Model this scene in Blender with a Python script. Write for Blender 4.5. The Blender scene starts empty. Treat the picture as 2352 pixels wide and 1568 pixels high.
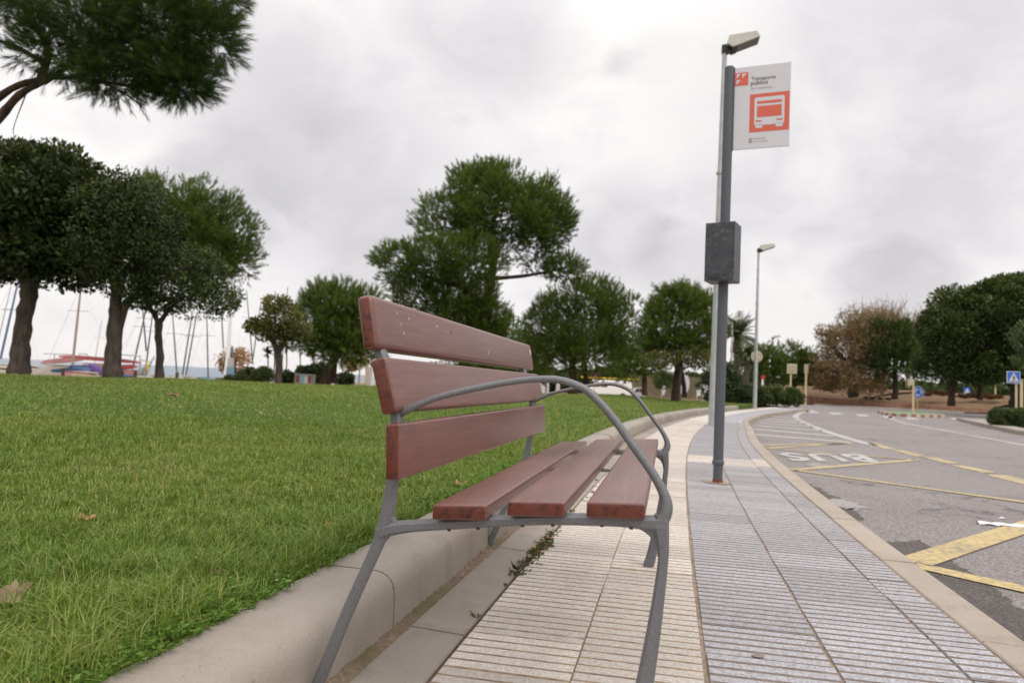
import bpy, bmesh, math, random
import numpy as np
from math import sin, cos, radians, pi, sqrt, atan2
from mathutils import Vector, Matrix
rng = np.random.default_rng(11)
random.seed(5)
S = bpy.context.scene
COL = S.collection

# ---------------------------------------------------------------- camera
H = 0.70
RHO = radians(2.69); PIT = radians(3.354)
FW = np.array([0, cos(PIT), sin(PIT)]); UP0 = np.array([0, -sin(PIT), cos(PIT)]); R0 = np.array([1., 0, 0])
RT = R0 * cos(RHO) + UP0 * sin(RHO); UPV = -R0 * sin(RHO) + UP0 * cos(RHO)
CAM = np.array([0, 0, H])
cd = bpy.data.cameras.new('camera'); cam = bpy.data.objects.new('camera', cd); COL.objects.link(cam)
cd.sensor_width = 36; cd.lens = 24.0; cd.clip_start = 0.05; cd.clip_end = 6000
cam.matrix_world = Matrix(((RT[0], UPV[0], -FW[0], 0), (RT[1], UPV[1], -FW[1], 0), (RT[2], UPV[2], -FW[2], H), (0, 0, 0, 1)))
cd.dof.use_dof = True; cd.dof.focus_distance = 1.9; cd.dof.aperture_fstop = 4.5
S.camera = cam

# ---------------------------------------------------------------- world and sun
SUN_EL = radians(52); SUN_AZ = radians(140)      # behind and to the right of the camera, veiled by cloud
w = bpy.data.worlds.new('World'); S.world = w; w.use_nodes = True
nt = w.node_tree; N = nt.nodes; L = nt.links
for n in list(N): N.remove(n)
def wn(t, **k):
    n = N.new(t)
    for a, b in k.items(): setattr(n, a, b)
    return n
out = wn('ShaderNodeOutputWorld'); bg = wn('ShaderNodeBackground'); bg.inputs[1].default_value = 0.1
L.new(bg.outputs[0], out.inputs[0])
sky = wn('ShaderNodeTexSky', sky_type='NISHITA', sun_disc=False, sun_elevation=SUN_EL, sun_rotation=SUN_AZ)
tc = wn('ShaderNodeTexCoord'); sx = wn('ShaderNodeSeparateXYZ'); L.new(tc.outputs['Generated'], sx.inputs[0])
def wm(op, a, b=None, c=None, clamp=False):
    n = wn('ShaderNodeMath', operation=op); n.use_clamp = clamp
    for i, v in enumerate((a, b, c)):
        if v is None: continue
        if isinstance(v, (int, float)): n.inputs[i].default_value = v
        else: L.new(v, n.inputs[i])
    return n.outputs[0]
zz = wm('ADD', wm('MAXIMUM', sx.outputs[2], 0.0), 0.55)
cx = wm('DIVIDE', sx.outputs[0], zz); cy = wm('DIVIDE', sx.outputs[1], zz)
cv = wn('ShaderNodeCombineXYZ'); L.new(cx, cv.inputs[0]); L.new(cy, cv.inputs[1])
def wnoise(scale, detail, rough, dist, off):
    mp = wn('ShaderNodeMapping'); mp.inputs[1].default_value = off; L.new(cv.outputs[0], mp.inputs[0])
    n = wn('ShaderNodeTexNoise'); n.inputs['Scale'].default_value = scale; n.inputs['Detail'].default_value = detail
    n.inputs['Roughness'].default_value = rough; n.inputs['Distortion'].default_value = dist
    L.new(mp.outputs[0], n.inputs[0]); return n.outputs[0]
big = wnoise(1.5, 3, .5, .3, (3.1, 1.7, 0)); fine = wnoise(4.6, 9, .55, .25, (7.3, 4.2, 0))
# a few separate darker cumulus banks, broken up by the same fine noise
def bank(px, py, size, amt):
    d = FW * 1568 + RT * (px - 1176) + UPV * (784 - py); d = d / np.linalg.norm(d)
    vm = wn('ShaderNodeVectorMath', operation='DISTANCE'); L.new(tc.outputs['Generated'], vm.inputs[0]); vm.inputs[1].default_value = tuple(d)
    t = wm('SUBTRACT', 1.0, wm('DIVIDE', vm.outputs['Value'], size))
    t = wm('ADD', t, wm('MULTIPLY', wm('SUBTRACT', fine, .5), 2.6))
    return wm('MULTIPLY', wm('MULTIPLY', t, 2.2, clamp=True), amt)
dark = bank(2060, 632, .082, .20)
for a in [(1420, 530, .10, .15), (1560, 610, .08, .13), (800, 420, .20, .14), (620, 300, .16, .12), (1110, 20, .15, .2), (900, 560, .12, .10), (1960, 360, .3, .08), (520, 470, .12, .08)]:
    dark = wm('ADD', dark, bank(*a))
cov = wm('ADD', wm('MULTIPLY', big, .42), wm('MULTIPLY', fine, .58))
rp = wn('ShaderNodeValToRGB'); L.new(cov, rp.inputs[0])
e = rp.color_ramp.elements
e[0].position = .40; e[0].color = (.735, .708, .735, 1); e[1].position = .56; e[1].color = (.955, .92, .91, 1)
el = e.new(.46); el.color = (.83, .80, .81, 1)
hz = wn('ShaderNodeMapRange'); L.new(sx.outputs[2], hz.inputs[0]); hz.inputs[1].default_value = 0.0; hz.inputs[2].default_value = .16
hz.inputs[3].default_value = .80; hz.inputs[4].default_value = 0.0
mh = wn('ShaderNodeMixRGB'); L.new(hz.outputs[0], mh.inputs[0]); L.new(rp.outputs[0], mh.inputs[1]); mh.inputs[2].default_value = (.83, .795, .79, 1)
md = wn('ShaderNodeMixRGB', blend_type='MULTIPLY'); md.inputs[0].default_value = 1
dm = wn('ShaderNodeMixRGB'); L.new(wm('MULTIPLY', dark, 1.0, clamp=True), dm.inputs[0]); dm.inputs[1].default_value = (1, 1, 1, 1); dm.inputs[2].default_value = (.0, .02, .10, 1)
L.new(mh.outputs[0], md.inputs[1]); L.new(dm.outputs[0], md.inputs[2])
# overcast vault is brighter overhead than near the horizon (CIE overcast)
zen = wm('ADD', 1.0, wm('MULTIPLY', wm('MULTIPLY', wm('SUBTRACT', sx.outputs[2], .45), 1.6, clamp=True), 1.35))
sc = wn('ShaderNodeVectorMath', operation='SCALE'); L.new(md.outputs[0], sc.inputs[0]); L.new(wm('MULTIPLY', zen, 11.2), sc.inputs['Scale'])
mx = wn('ShaderNodeMixRGB'); mx.inputs[0].default_value = .95; L.new(sky.outputs[0], mx.inputs[1]); L.new(sc.outputs[0], mx.inputs[2])
L.new(mx.outputs[0], bg.inputs[0])
sd = bpy.data.lights.new('sun', 'SUN'); sd.energy = 1.1; sd.angle = radians(24); sd.color = (1, .95, .89)
so = bpy.data.objects.new('sun', sd); COL.objects.link(so)
so.rotation_euler = Vector((-sin(SUN_AZ) * cos(SUN_EL), -cos(SUN_AZ) * cos(SUN_EL), -sin(SUN_EL))).to_track_quat('-Z', 'Y').to_euler()
S.view_settings.view_transform = 'Standard'; S.view_settings.look = 'None'; S.view_settings.exposure = 0.0; S.view_settings.gamma = 1
S.view_settings.use_curve_mapping = False
S.render.engine = 'CYCLES'

# ---------------------------------------------------------------- helpers
def ray(x, y): return FW * 1568. + RT * (x - 1176.) + UPV * (784. - y)
def at(x, y, Y):
    d = ray(x, y); return CAM + d * (Y / d[1])
def on(x, y, z=0.0):
    d = ray(x, y); return CAM + d * ((z - H) / d[2])
def tag(o, label=None, cat=None, group=None, kind=None):
    if label: o['label'] = label
    if cat: o['category'] = cat
    if group: o['group'] = group
    if kind: o['kind'] = kind
    return o
def empty(name, loc, rz=0.0):
    o = bpy.data.objects.new(name, None); COL.objects.link(o); o.location = tuple(loc); o.rotation_euler = (0, 0, rz)
    o.empty_display_size = .1
    return o
def link(name, me, mats, parent=None, loc=None):
    o = bpy.data.objects.new(name, me); COL.objects.link(o)
    if mats is not None:
        for m in (mats if isinstance(mats, (list, tuple)) else [mats]): me.materials.append(m)
    if parent: o.parent = parent
    elif loc is not None: o.location = tuple(loc)
    return o
def pymesh(name, V, Fc, mats, parent=None, loc=None, smooth=False, mi=None, v=None):
    me = bpy.data.meshes.new(name)
    V = np.asarray(V, dtype=float)
    if loc is not None: V = V - np.asarray(loc, dtype=float)
    me.from_pydata(V.tolist(), [], Fc)
    if smooth: me.polygons.foreach_set('use_smooth', [True] * len(me.polygons))
    if mi is not None: me.polygons.foreach_set('material_index', mi)
    if v is not None:
        a = me.attributes.new('v', 'FLOAT', 'POINT'); a.data.foreach_set('value', np.asarray(v, dtype=np.float32))
    me.update()
    return link(name, me, mats, parent, loc)
def fastmesh(name, V, nper, mats, parent=None, loc=None, v=None, kind=None):
    """V: (n*nper,3) vertices, consecutive nper verts make one face"""
    V = np.asarray(V, dtype=np.float32)
    if loc is not None: V = V - np.asarray(loc, dtype=np.float32)
    n = len(V) // nper
    me = bpy.data.meshes.new(name)
    me.vertices.add(len(V)); me.vertices.foreach_set('co', V.ravel())
    me.loops.add(len(V)); me.loops.foreach_set('vertex_index', np.arange(len(V), dtype=np.int32))
    me.polygons.add(n); me.polygons.foreach_set('loop_start', np.arange(0, len(V), nper, dtype=np.int32))
    me.polygons.foreach_set('loop_total', np.full(n, nper, dtype=np.int32))
    if v is not None:
        a = me.attributes.new('v', 'FLOAT', 'POINT'); a.data.foreach_set('value', np.asarray(v, dtype=np.float32))
    me.update(calc_edges=True); me.validate()
    o = link(name, me, mats, parent, loc)
    if kind: o['kind'] = kind
    return o
class MB:
    def __init__(s): s.V = []; s.F = []; s.M = []
    def add(s, V, Fc, m=0):
        b = len(s.V); s.V += [tuple(map(float, p)) for p in V]; s.F += [[i + b for i in f] for f in Fc]; s.M += [m] * len(Fc)
    def box(s, a, b, m=0):
        x0, y0, z0 = a; x1, y1, z1 = b
        s.add([(x0, y0, z0), (x1, y0, z0), (x1, y1, z0), (x0, y1, z0), (x0, y0, z1), (x1, y0, z1), (x1, y1, z1), (x0, y1, z1)],
              [(0, 3, 2, 1), (4, 5, 6, 7), (0, 1, 5, 4), (1, 2, 6, 5), (2, 3, 7, 6), (3, 0, 4, 7)], m)
    def tube(s, pts, rad, n=8, m=0, caps=True):
        P = [Vector(p) for p in pts]; k = len(P)
        if not hasattr(rad, '__len__'): rad = [rad] * k
        ref = Vector((0.13, 0.27, 1)).normalized(); prev = None; V = []
        for i in range(k):
            t = (P[min(i + 1, k - 1)] - P[max(i - 1, 0)]).normalized()
            if prev is None:
                x = t.cross(Vector((0, 1, 0)) if abs(t.z) > .8 else Vector((0, 0, 1))).normalized()
            else:
                x = (prev - t * prev.dot(t)).normalized()
            prev = x; y = t.cross(x)
            for j in range(n):
                a = 2 * pi * j / n; V.append(P[i] + (x * cos(a) + y * sin(a)) * rad[i])
        Fc = []
        for i in range(k - 1):
            for j in range(n):
                Fc.append((i * n + j, i * n + (j + 1) % n, (i + 1) * n + (j + 1) % n, (i + 1) * n + j))
        if caps: Fc.append(tuple(range(n - 1, -1, -1))); Fc.append(tuple((k - 1) * n + j for j in range(n)))
        s.add(V, Fc, m)
    def prism(s, poly, a, b, axis='y', m=0):
        """poly: 2D outline; extruded from a to b along axis"""
        n = len(poly)
        def q(p, t): return {'y': (p[0], t, p[1]), 'z': (p[0], p[1], t), 'x': (t, p[0], p[1])}[axis]
        s.add([q(p, a) for p in poly] + [q(p, b) for p in poly],
              [tuple(range(n)), tuple(range(2 * n - 1, n - 1, -1))] + [(i, i + n, (i + 1) % n + n, (i + 1) % n) for i in range(n)], m)
    def build(s, name, mats, parent=None, loc=None, smooth=False, bevel=0, seg=2):
        o = pymesh(name, s.V, s.F, mats, parent, loc, smooth, s.M)
        bm = bmesh.new(); bm.from_mesh(o.data); bmesh.ops.recalc_face_normals(bm, faces=bm.faces[:])
        if bevel:
            bmesh.ops.bevel(bm, geom=[e for e in bm.edges if len(e.link_faces) == 2 and e.calc_face_angle(0) > .5], offset=bevel, segments=seg, affect='EDGES', profile=.6)
        if smooth:
            for e in bm.edges:
                if len(e.link_faces) == 2 and e.calc_face_angle(0) > .7: e.smooth = False
            for f in bm.faces: f.smooth = True
        bm.to_mesh(o.data); bm.free()
        return o
def copy_tree(o, parent=None):
    c = o.copy(); COL.objects.link(c)
    if parent: c.parent = parent
    for ch in [x for x in bpy.data.objects if x.parent == o]: copy_tree(ch, c)
    return c

# ---------------------------------------------------------------- materials
class NT:
    def __init__(s, name):
        s.m = bpy.data.materials.new(name); s.m.use_nodes = True; s.t = s.m.node_tree; s.N = s.t.nodes; s.L = s.t.links
        s.b = s.N['Principled BSDF']; s.tc = s.N.new('ShaderNodeTexCoord'); s.out = s.N['Material Output']
    def n(s, t, **k):
        x = s.N.new(t)
        for a, b in k.items(): setattr(x, a, b)
        return x
    def link(s, a, b): s.L.new(a, b)
    def math(s, op, a, b=None, clamp=False):
        x = s.n('ShaderNodeMath', operation=op); x.use_clamp = clamp
        for i, v in enumerate((a, b)):
            if v is None: continue
            if isinstance(v, (int, float)): x.inputs[i].default_value = v
            else: s.link(v, x.inputs[i])
        return x.outputs[0]
    def noise(s, scale, detail=4, rough=.55, stretch=None, dist=0, coord='Object', off=None, vec=None):
        x = s.n('ShaderNodeTexNoise'); x.inputs['Scale'].default_value = scale; x.inputs['Detail'].default_value = detail
        x.inputs['Roughness'].default_value = rough; x.inputs['Distortion'].default_value = dist
        src = vec or s.tc.outputs[coord]
        if stretch or off:
            mp = s.n('ShaderNodeMapping'); mp.inputs[3].default_value = stretch or (1, 1, 1); mp.inputs[1].default_value = off or (0, 0, 0)
            s.link(src, mp.inputs[0]); src = mp.outputs[0]
        s.link(src, x.inputs[0]); return x.outputs[0]
    def ramp(s, fac, stops, interp='LINEAR'):
        r = s.n('ShaderNodeValToRGB'); r.color_ramp.interpolation = interp; e = r.color_ramp.elements
        while len(e) < len(stops): e.new(.5)
        for i, (p, c) in enumerate(stops):
            e[i].position = p; e[i].color = (c[0], c[1], c[2], 1) if hasattr(c, '__len__') else (c, c, c, 1)
        s.link(fac, r.inputs[0]); return r.outputs[0]
    def mix(s, fac, a, b, blend='MIX'):
        x = s.n('ShaderNodeMixRGB', blend_type=blend)
        for i, v in enumerate((fac, a, b)):
            if isinstance(v, (int, float)): x.inputs[i].default_value = v if i == 0 else (v, v, v, 1)
            elif isinstance(v, tuple): x.inputs[i].default_value = (*v[:3], 1)
            else: s.link(v, x.inputs[i])
        return x.outputs[0]
    def col(s, c):
        if isinstance(c, tuple): s.b.inputs['Base Color'].default_value = (*c[:3], 1)
        else: s.link(c, s.b.inputs['Base Color'])
    def rough(s, r):
        if isinstance(r, (int, float)): s.b.inputs['Roughness'].default_value = r
        else: s.link(r, s.b.inputs['Roughness'])
    def bump(s, hgt, strength=.3, dist=.01):
        x = s.n('ShaderNodeBump'); x.inputs['Strength'].default_value = strength; x.inputs['Distance'].default_value = dist
        s.link(hgt, x.inputs['Height']); s.link(x.outputs[0], s.b.inputs['Normal'])
    def spec(s, v): s.b.inputs['Specular IOR Level'].default_value = v
def simple(name, c, rough=.6, var=.15, scale=6, metal=0, spec=.5, bump=0, bscale=60):
    t = NT(name); n = t.noise(scale, 5)
    lo = tuple(x * (1 - var) for x in c); hi = tuple(min(1, x * (1 + var)) for x in c)
    t.col(t.ramp(n, [(.3, lo), (.7, hi)])); t.rough(rough); t.b.inputs['Metallic'].default_value = metal; t.spec(spec)
    if bump: t.bump(t.noise(bscale, 4), bump, .004)
    return t.m
def leafmat(name, stops, rough=.5, spec=.4, trans=.12, nscale=.6, nw=.25):
    """leaf colour from the per-leaf value v plus slow variation over the plant"""
    t = NT(name); a = t.n('ShaderNodeAttribute'); a.attribute_name = 'v'
    f = t.math('ADD', t.math('MULTIPLY', a.outputs['Fac'], 1 - nw), t.math('MULTIPLY', t.noise(nscale, 4), nw))
    c = t.ramp(f, stops); t.col(c); t.rough(rough); t.spec(spec)
    tr = t.n('ShaderNodeBsdfTranslucent'); t.link(c, tr.inputs[0]); ms = t.n('ShaderNodeMixShader'); ms.inputs[0].default_value = trans
    t.link(t.b.outputs[0], ms.inputs[1]); t.link(tr.outputs[0], ms.inputs[2]); t.link(ms.outputs[0], t.out.inputs[0])
    return t.m
M = {}
M['pine'] = leafmat('pine_needles', [(.05, (.034, .058, .010)), (.42, (.082, .132, .020)), (.72, (.145, .200, .034)), (1, (.22, .24, .06))], .6, .2, .3)
M['pine_dark'] = leafmat('dark_pine_needles', [(.05, (.022, .040, .010)), (.5, (.055, .098, .018)), (.85, (.10, .15, .030)), (1, (.15, .17, .045))], .6, .2, .3)
M['gloss'] = leafmat('glossy_dark_leaves', [(.1, (.014, .022, .006)), (.5, (.036, .054, .012)), (.85, (.075, .095, .020)), (1, (.12, .13, .034))], .48, .25)
M['gloss2'] = leafmat('glossy_green_leaves', [(.1, (.022, .038, .009)), (.5, (.054, .084, .017)), (.85, (.095, .128, .026)), (1, (.14, .16, .038))], .48, .25)
M['olive'] = leafmat('olive_green_leaves', [(.1, (.05, .065, .014)), (.5, (.12, .13, .028)), (.85, (.21, .18, .04)), (1, (.28, .2, .05))], .5, .35, .3)
M['autumn'] = leafmat('autumn_leaves', [(.1, (.16, .10, .03)), (.5, (.34, .18, .05)), (.85, (.46, .25, .07)), (1, (.52, .34, .11))], .6, .3, .25)
M['rust'] = leafmat('rusty_brown_leaves', [(.1, (.13, .10, .05)), (.4, (.25, .17, .09)), (.6, (.36, .21, .10)), (.72, (.16, .18, .06)), (1, (.26, .24, .10))], .7, .2, .3)
M['hedge'] = leafmat('hedge_leaves', [(.1, (.035, .055, .014)), (.5, (.075, .11, .028)), (.85, (.13, .155, .045)), (1, (.17, .17, .06))], .55, .35)
M['hedge_dark'] = leafmat('dark_hedge_leaves', [(.1, (.018, .034, .010)), (.5, (.040, .070, .018)), (.85, (.07, .105, .028)), (1, (.10, .12, .04))], .5, .35)
M['palm'] = leafmat('palm_fronds', [(.1, (.03, .045, .012)), (.5, (.06, .085, .025)), (.9, (.11, .12, .04)), (1, (.16, .12, .05))], .5, .4, .15)
M['drygrass'] = leafmat('dry_grass_tufts', [(.1, (.14, .08, .04)), (.5, (.26, .16, .08)), (1, (.4, .28, .15))], .8, .2)
M['grass'] = leafmat('lawn_grass', [(.08, (.060, .112, .010)), (.35, (.118, .202, .018)), (.50, (.190, .270, .034)), (.66, (.31, .33, .08)), (.82, (.42, .36, .16)), (1, (.42, .29, .13))], .5, .35, .25, nscale=.8, nw=.42)
M['weed'] = leafmat('weed_leaves', [(.1, (.08, .17, .018)), (.6, (.14, .27, .035)), (1, (.22, .34, .07))], .5, .3, .25)
M['weed2'] = leafmat('dry_weed_leaves', [(.1, (.05, .05, .015)), (.5, (.10, .12, .03)), (1, (.22, .13, .06))], .7, .2, .2)
def bark(name, a, b):
    t = NT(name); n = t.noise(9, 6, .65, (1, 1, .22)); t.col(t.ramp(n, [(.32, a), (.68, b)])); t.rough(.95); t.spec(.2)
    t.bump(t.noise(14, 5, .6, (1, 1, .25)), .9, .04); return t.m
M['bark'] = bark('grey_brown_bark', (.035, .028, .023), (.12, .095, .078))
M['bark_pine'] = bark('red_brown_pine_bark', (.025, .018, .014), (.095, .06, .042))

# wood of the bench: varnished red-brown planks, fine grain along the plank (local Y)
def wood():
    t = NT('varnished_red_brown_wood'); oi = t.n('ShaderNodeObjectInfo')
    vm = t.n('ShaderNodeVectorMath', operation='ADD'); t.link(t.tc.outputs['Object'], vm.inputs[0])
    cb = t.n('ShaderNodeCombineXYZ'); t.link(t.math('MULTIPLY', oi.outputs['Random'], 7.0), cb.inputs[1]); t.link(t.math('MULTIPLY', oi.outputs['Random'], 3.0), cb.inputs[2]); t.link(cb.outputs[0], vm.inputs[1])
    g = t.noise(30, 7, .68, (3.2, .16, 3.2), .8, vec=vm.outputs[0]); g2 = t.noise(4, 3, .5, (1, .4, 1), vec=vm.outputs[0]); pores = t.noise(160, 3, .6, (2.5, .10, 2.5), vec=vm.outputs[0])
    c = t.ramp(g, [(.28, (.085, .028, .018)), (.5, (.14, .047, .031)), (.72, (.19, .072, .048))])
    c = t.mix(t.ramp(pores, [(.56, 0), (.68, .5)]), c, (.05, .016, .012))
    c = t.mix(t.ramp(g2, [(.4, 0), (.75, .30)]), c, (.26, .125, .10))
    # white scuffs / droppings on the wood
    sc_ = t.noise(38, 2, .5, (1, .55, .35), 1.5, vec=vm.outputs[0]); c = t.mix(t.ramp(sc_, [(.80, 0), (.83, .3)]), c, (.5, .42, .38))
    t.col(c); t.rough(t.ramp(g2, [(.3, .30), (.7, .42)])); t.spec(.55)
    t.b.inputs['Coat Weight'].default_value = .35; t.b.inputs['Coat Roughness'].default_value = .38
    t.bump(g, .22, .002); return t.m
M['wood'] = wood()
def woodend():
    t = NT('plank_end_grain'); g = t.noise(26, 5, .6, (1, 1, 1), 2.5)
    t.col(t.ramp(g, [(.30, (.035, .011, .008)), (.48, (.11, .026, .015)), (.75, (.17, .038, .020))])); t.rough(.36); t.spec(.5); t.bump(g, .1, .002); return t.m
M['woodend'] = woodend()
def castmetal(name, c, sp=.5, r=.5, metal=.35):
    t = NT(name); n = t.noise(420, 2, .7); n2 = t.noise(7, 4)
    a = tuple(x * .72 for x in c); b = tuple(x * 1.3 for x in c)
    cc = t.ramp(n, [(.3, a), (.7, b)]); cc = t.mix(t.ramp(n2, [(.6, 0), (.8, .35)]), cc, (.11, .09, .075))
    t.col(cc); t.rough(r); t.b.inputs['Metallic'].default_value = metal; t.spec(sp); t.bump(n, .5, .0012); return t.m
M['cast'] = castmetal('sand_cast_grey_metal', (.17, .172, .18))
M['polegrey'] = castmetal('dark_grey_painted_steel', (.085, .092, .105), .45, .5, .1)
M['galv'] = simple('galvanised_steel', (.42, .43, .425), .5, .15, 5, .2)
M['dark'] = simple('dark_plastic', (.02, .02, .02), .5)
M['hub'] = simple('lamp_shell', (.52, .49, .44), .45, .06)
M['lens'] = simple('lamp_glass', (.13, .12, .095), .3, .3, 12)
def boxmat():
    t = NT('scratched_dark_box_steel'); n = t.noise(3.5, 6, .6, (1, 1, 2.2)); s1 = t.noise(6, 3, .5, (1, 1, 1), 2.5)
    c = t.ramp(n, [(.35, (.035, .038, .045)), (.7, (.065, .07, .078))]); c = t.mix(t.ramp(s1, [(.492, 0), (.503, .5), (.514, 0)]), c, (.28, .27, .25))
    t.col(c); t.rough(.48); t.spec(.4); return t.m
M['box'] = boxmat()
M['rustm'] = simple('rust', (.16, .05, .025), .9, .4, 40)
M['signw'] = simple('white_sign_face', (.60, .59, .62), .35, .02, 3)
M['signr'] = simple('coral_red_print', (.62, .115, .07), .4, .03, 3)
M['signk'] = simple('dark_grey_print', (.055, .055, .06), .5, .03)
M['signg'] = simple('grey_print', (.30, .30, .31), .5, .03)
M['signback'] = simple('beige_sign_back', (.42, .37, .25), .6, .08)
M['post'] = simple('cream_post', (.52, .43, .24), .6, .08)
M['blue'] = simple('blue_sign_face', (.02, .13, .48), .4, .05)
M['white'] = simple('white_paint', (.78, .78, .78), .45, .04)
M['red'] = simple('red_paint', (.55, .04, .03), .45, .1)
M['yellow'] = simple('yellow_paint', (.75, .50, .03), .5, .1)

def concrete(name, a, b, mottled=.35, dirt=(.10, .085, .06), dirtamt=.4):
    t = NT(name); f = t.noise(260, 3, .7); g = t.noise(3.2, 6, .6); h = t.noise(1.1, 4, .6, off=(3, 5, 1)); oi = t.n('ShaderNodeObjectInfo')
    c = t.ramp(f, [(.3, a), (.7, b)]); c = t.mix(t.ramp(g, [(.42, 0), (.75, mottled)]), c, tuple(x * .62 for x in a))
    c = t.mix(t.ramp(h, [(.52, 0), (.72, dirtamt)]), c, dirt)
    st = t.noise(7, 5, .65, (1, 1, .25), off=(2, 7, 0)); c = t.mix(t.ramp(st, [(.55, 0), (.72, .35)]), c, (.13, .105, .08)); pit = t.noise(120, 2, .5); c = t.mix(t.ramp(pit, [(.68, 0), (.73, .6)]), c, (.12, .10, .085))
    k = t.math('ADD', .92, t.math('MULTIPLY', oi.outputs['Random'], .16))
    hs = t.n('ShaderNodeHueSaturation'); t.link(c, hs.inputs['Color']); t.link(k, hs.inputs['Value']); t.col(hs.outputs[0])
    t.rough(.88); t.spec(.3); t.bump(f, .35, .0015); return t.m
M['kerb'] = concrete('pale_concrete_kerb', (.275, .242, .202), (.365, .325, .278), .30, (.22, .155, .10), .35)
M['gutter'] = concrete('gutter_stone', (.27, .235, .195), (.35, .31, .265), .35, (.15, .12, .085), .5)
M['kerb2'] = concrete('tan_kerb_stone', (.34, .285, .23), (.42, .36, .30), .25, (.22, .17, .12), .4)
def terrazzo(name, base, speck, lo, hi):
    t = NT(name); f = t.noise(330, 2, .6, (1, 1, 1)); g = t.noise(2.2, 5); oi = t.n('ShaderNodeObjectInfo'); vo = t.n('ShaderNodeTexVoronoi'); vo.inputs['Scale'].default_value = 150; t.link(t.tc.outputs['Object'], vo.inputs[0])
    c = t.ramp(vo.outputs['Color'], [(.25, lo), (.5, base), (.8, hi)]); c = t.mix(t.ramp(f, [(.60, 0), (.66, .75)]), c, speck)
    c = t.mix(t.ramp(g, [(.45, 0), (.8, .3)]), c, tuple(x * .7 for x in base))
    k = t.math('ADD', .85, t.math('MULTIPLY', oi.outputs['Random'], .27)); hs = t.n('ShaderNodeHueSaturation'); t.link(c, hs.inputs['Color']); t.link(k, hs.inputs['Value']); t.col(hs.outputs[0])
    t.rough(.8); t.spec(.3); t.bump(f, .3, .0012); return t.m
M['tile_b'] = terrazzo('beige_speckled_tile', (.55, .50, .445), (.20, .18, .16), (.48, .43, .375), (.62, .57, .51))
M['tile_g'] = terrazzo('grey_speckled_tile', (.345, .338, .352), (.60, .59, .60), (.27, .265, .278), (.43, .42, .437))
M['groove_b'] = simple('ochre_dirt_in_groove', (.33, .245, .165), .95, .45, 22, bump=.4)
M['groove_g'] = simple('grey_brown_groove', (.235, .195, .17), .95, .25, 30, bump=.4)
M['mortar'] = simple('brown_mortar_joint', (.27, .205, .155), .95, .4, 30, bump=.6, bscale=200)
def asphalt(name, base, amp=.3):
    t = NT(name); vo = t.n('ShaderNodeTexVoronoi'); vo.inputs['Scale'].default_value = 130; t.link(t.tc.outputs['Object'], vo.inputs[0])
    f = t.noise(90, 4, .7); g = t.noise(.9, 7, .62, dist=.6); g2 = t.noise(.25, 4, .5, off=(9, 2, 0))
    c = t.ramp(vo.outputs['Color'], [(.15, tuple(x * .55 for x in base)), (.5, base), (.9, tuple(min(1, x * 1.75) for x in base))])
    c = t.mix(t.ramp(f, [(.35, 0), (.7, .5)]), c, tuple(x * .75 for x in base))
    c = t.mix(t.ramp(g, [(.5, 0), (.66, amp)]), c, tuple(x * .5 for x in base)); c = t.mix(t.ramp(g2, [(.4, 0), (.7, .35)]), c, tuple(min(1, x * 1.25) for x in base))
    # thin cracks
    v2 = t.n('ShaderNodeTexVoronoi', feature='DISTANCE_TO_EDGE'); v2.inputs['Scale'].default_value = .55
    dn = t.n('ShaderNodeVectorMath', operation='ADD'); nn = t.n('ShaderNodeTexNoise'); nn.inputs['Scale'].default_value = 2.2; nn.inputs['Detail'].default_value = 6
    t.link(t.tc.outputs['Object'], nn.inputs[0]); t.link(t.tc.outputs['Object'], dn.inputs[0]); sc2 = t.n('ShaderNodeVectorMath', operation='SCALE'); sc2.inputs['Scale'].default_value = .9; t.link(nn.outputs['Color'], sc2.inputs[0]); t.link(sc2.outputs[0], dn.inputs[1]); t.link(dn.outputs[0], v2.inputs[0])
    crack = t.math('MULTIPLY', t.ramp(v2.outputs['Distance'], [(.0, 1), (.012, 0)]), t.ramp(g, [(.47, 0), (.56, .8)]))
    c = t.mix(crack, c, tuple(x * .25 for x in base))
    t.col(c); t.rough(.9); t.spec(.3); t.bump(f, .8, .006); return t.m
M['asphalt'] = asphalt('worn_grey_asphalt', (.235, .212, .204))
M['asphalt_dark'] = asphalt('dark_broken_asphalt', (.105, .092, .084), .5)
def paint(name, c, wear=.5, under=(.2, .18, .17)):
    t = NT(name); n = t.noise(26, 7, .7); n2 = t.noise(2.5, 4); f = t.math('ADD', t.math('MULTIPLY', n, .7), t.math('MULTIPLY', n2, .3))
    t.col(t.mix(t.ramp(f, [(.46, 0), (.60, wear)]), c, under)); t.rough(.8); t.spec(.3); t.bump(t.noise(90, 3), .6, .004); return t.m
M['p_white'] = paint('worn_white_road_paint', (.47, .45, .43), .7)
M['p_yellow'] = paint('worn_yellow_road_paint', (.50, .40, .21), .75)
M['p_yellow2'] = paint('fresh_yellow_road_paint', (.54, .42, .19), .85)
def ground(name, stops, scale=3, sc2=60):
    t = NT(name); f = t.math('ADD', t.math('MULTIPLY', t.noise(scale, 6), .5), t.math('MULTIPLY', t.noise(sc2, 5, .7), .5)); t.col(t.ramp(f, stops)); t.rough(.95); t.spec(.15); t.bump(t.noise(sc2, 5, .7), 1.0, .02); return t.m
M['lawn'] = ground('lawn_soil_and_thatch', [(.3, (.03, .055, .010)), (.5, (.055, .10, .016)), (.7, (.10, .14, .03))], .7, 45)
M['sand'] = ground('beach_sand', [(.3, (.38, .31, .22)), (.7, (.52, .44, .33))], 1, 30)
M['dirt'] = ground('brown_bark_mulch', [(.3, (.10, .06, .036)), (.5, (.18, .11, .066)), (.6, (.18, .135, .07)), (.75, (.13, .14, .05))], .8, 8)
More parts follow.
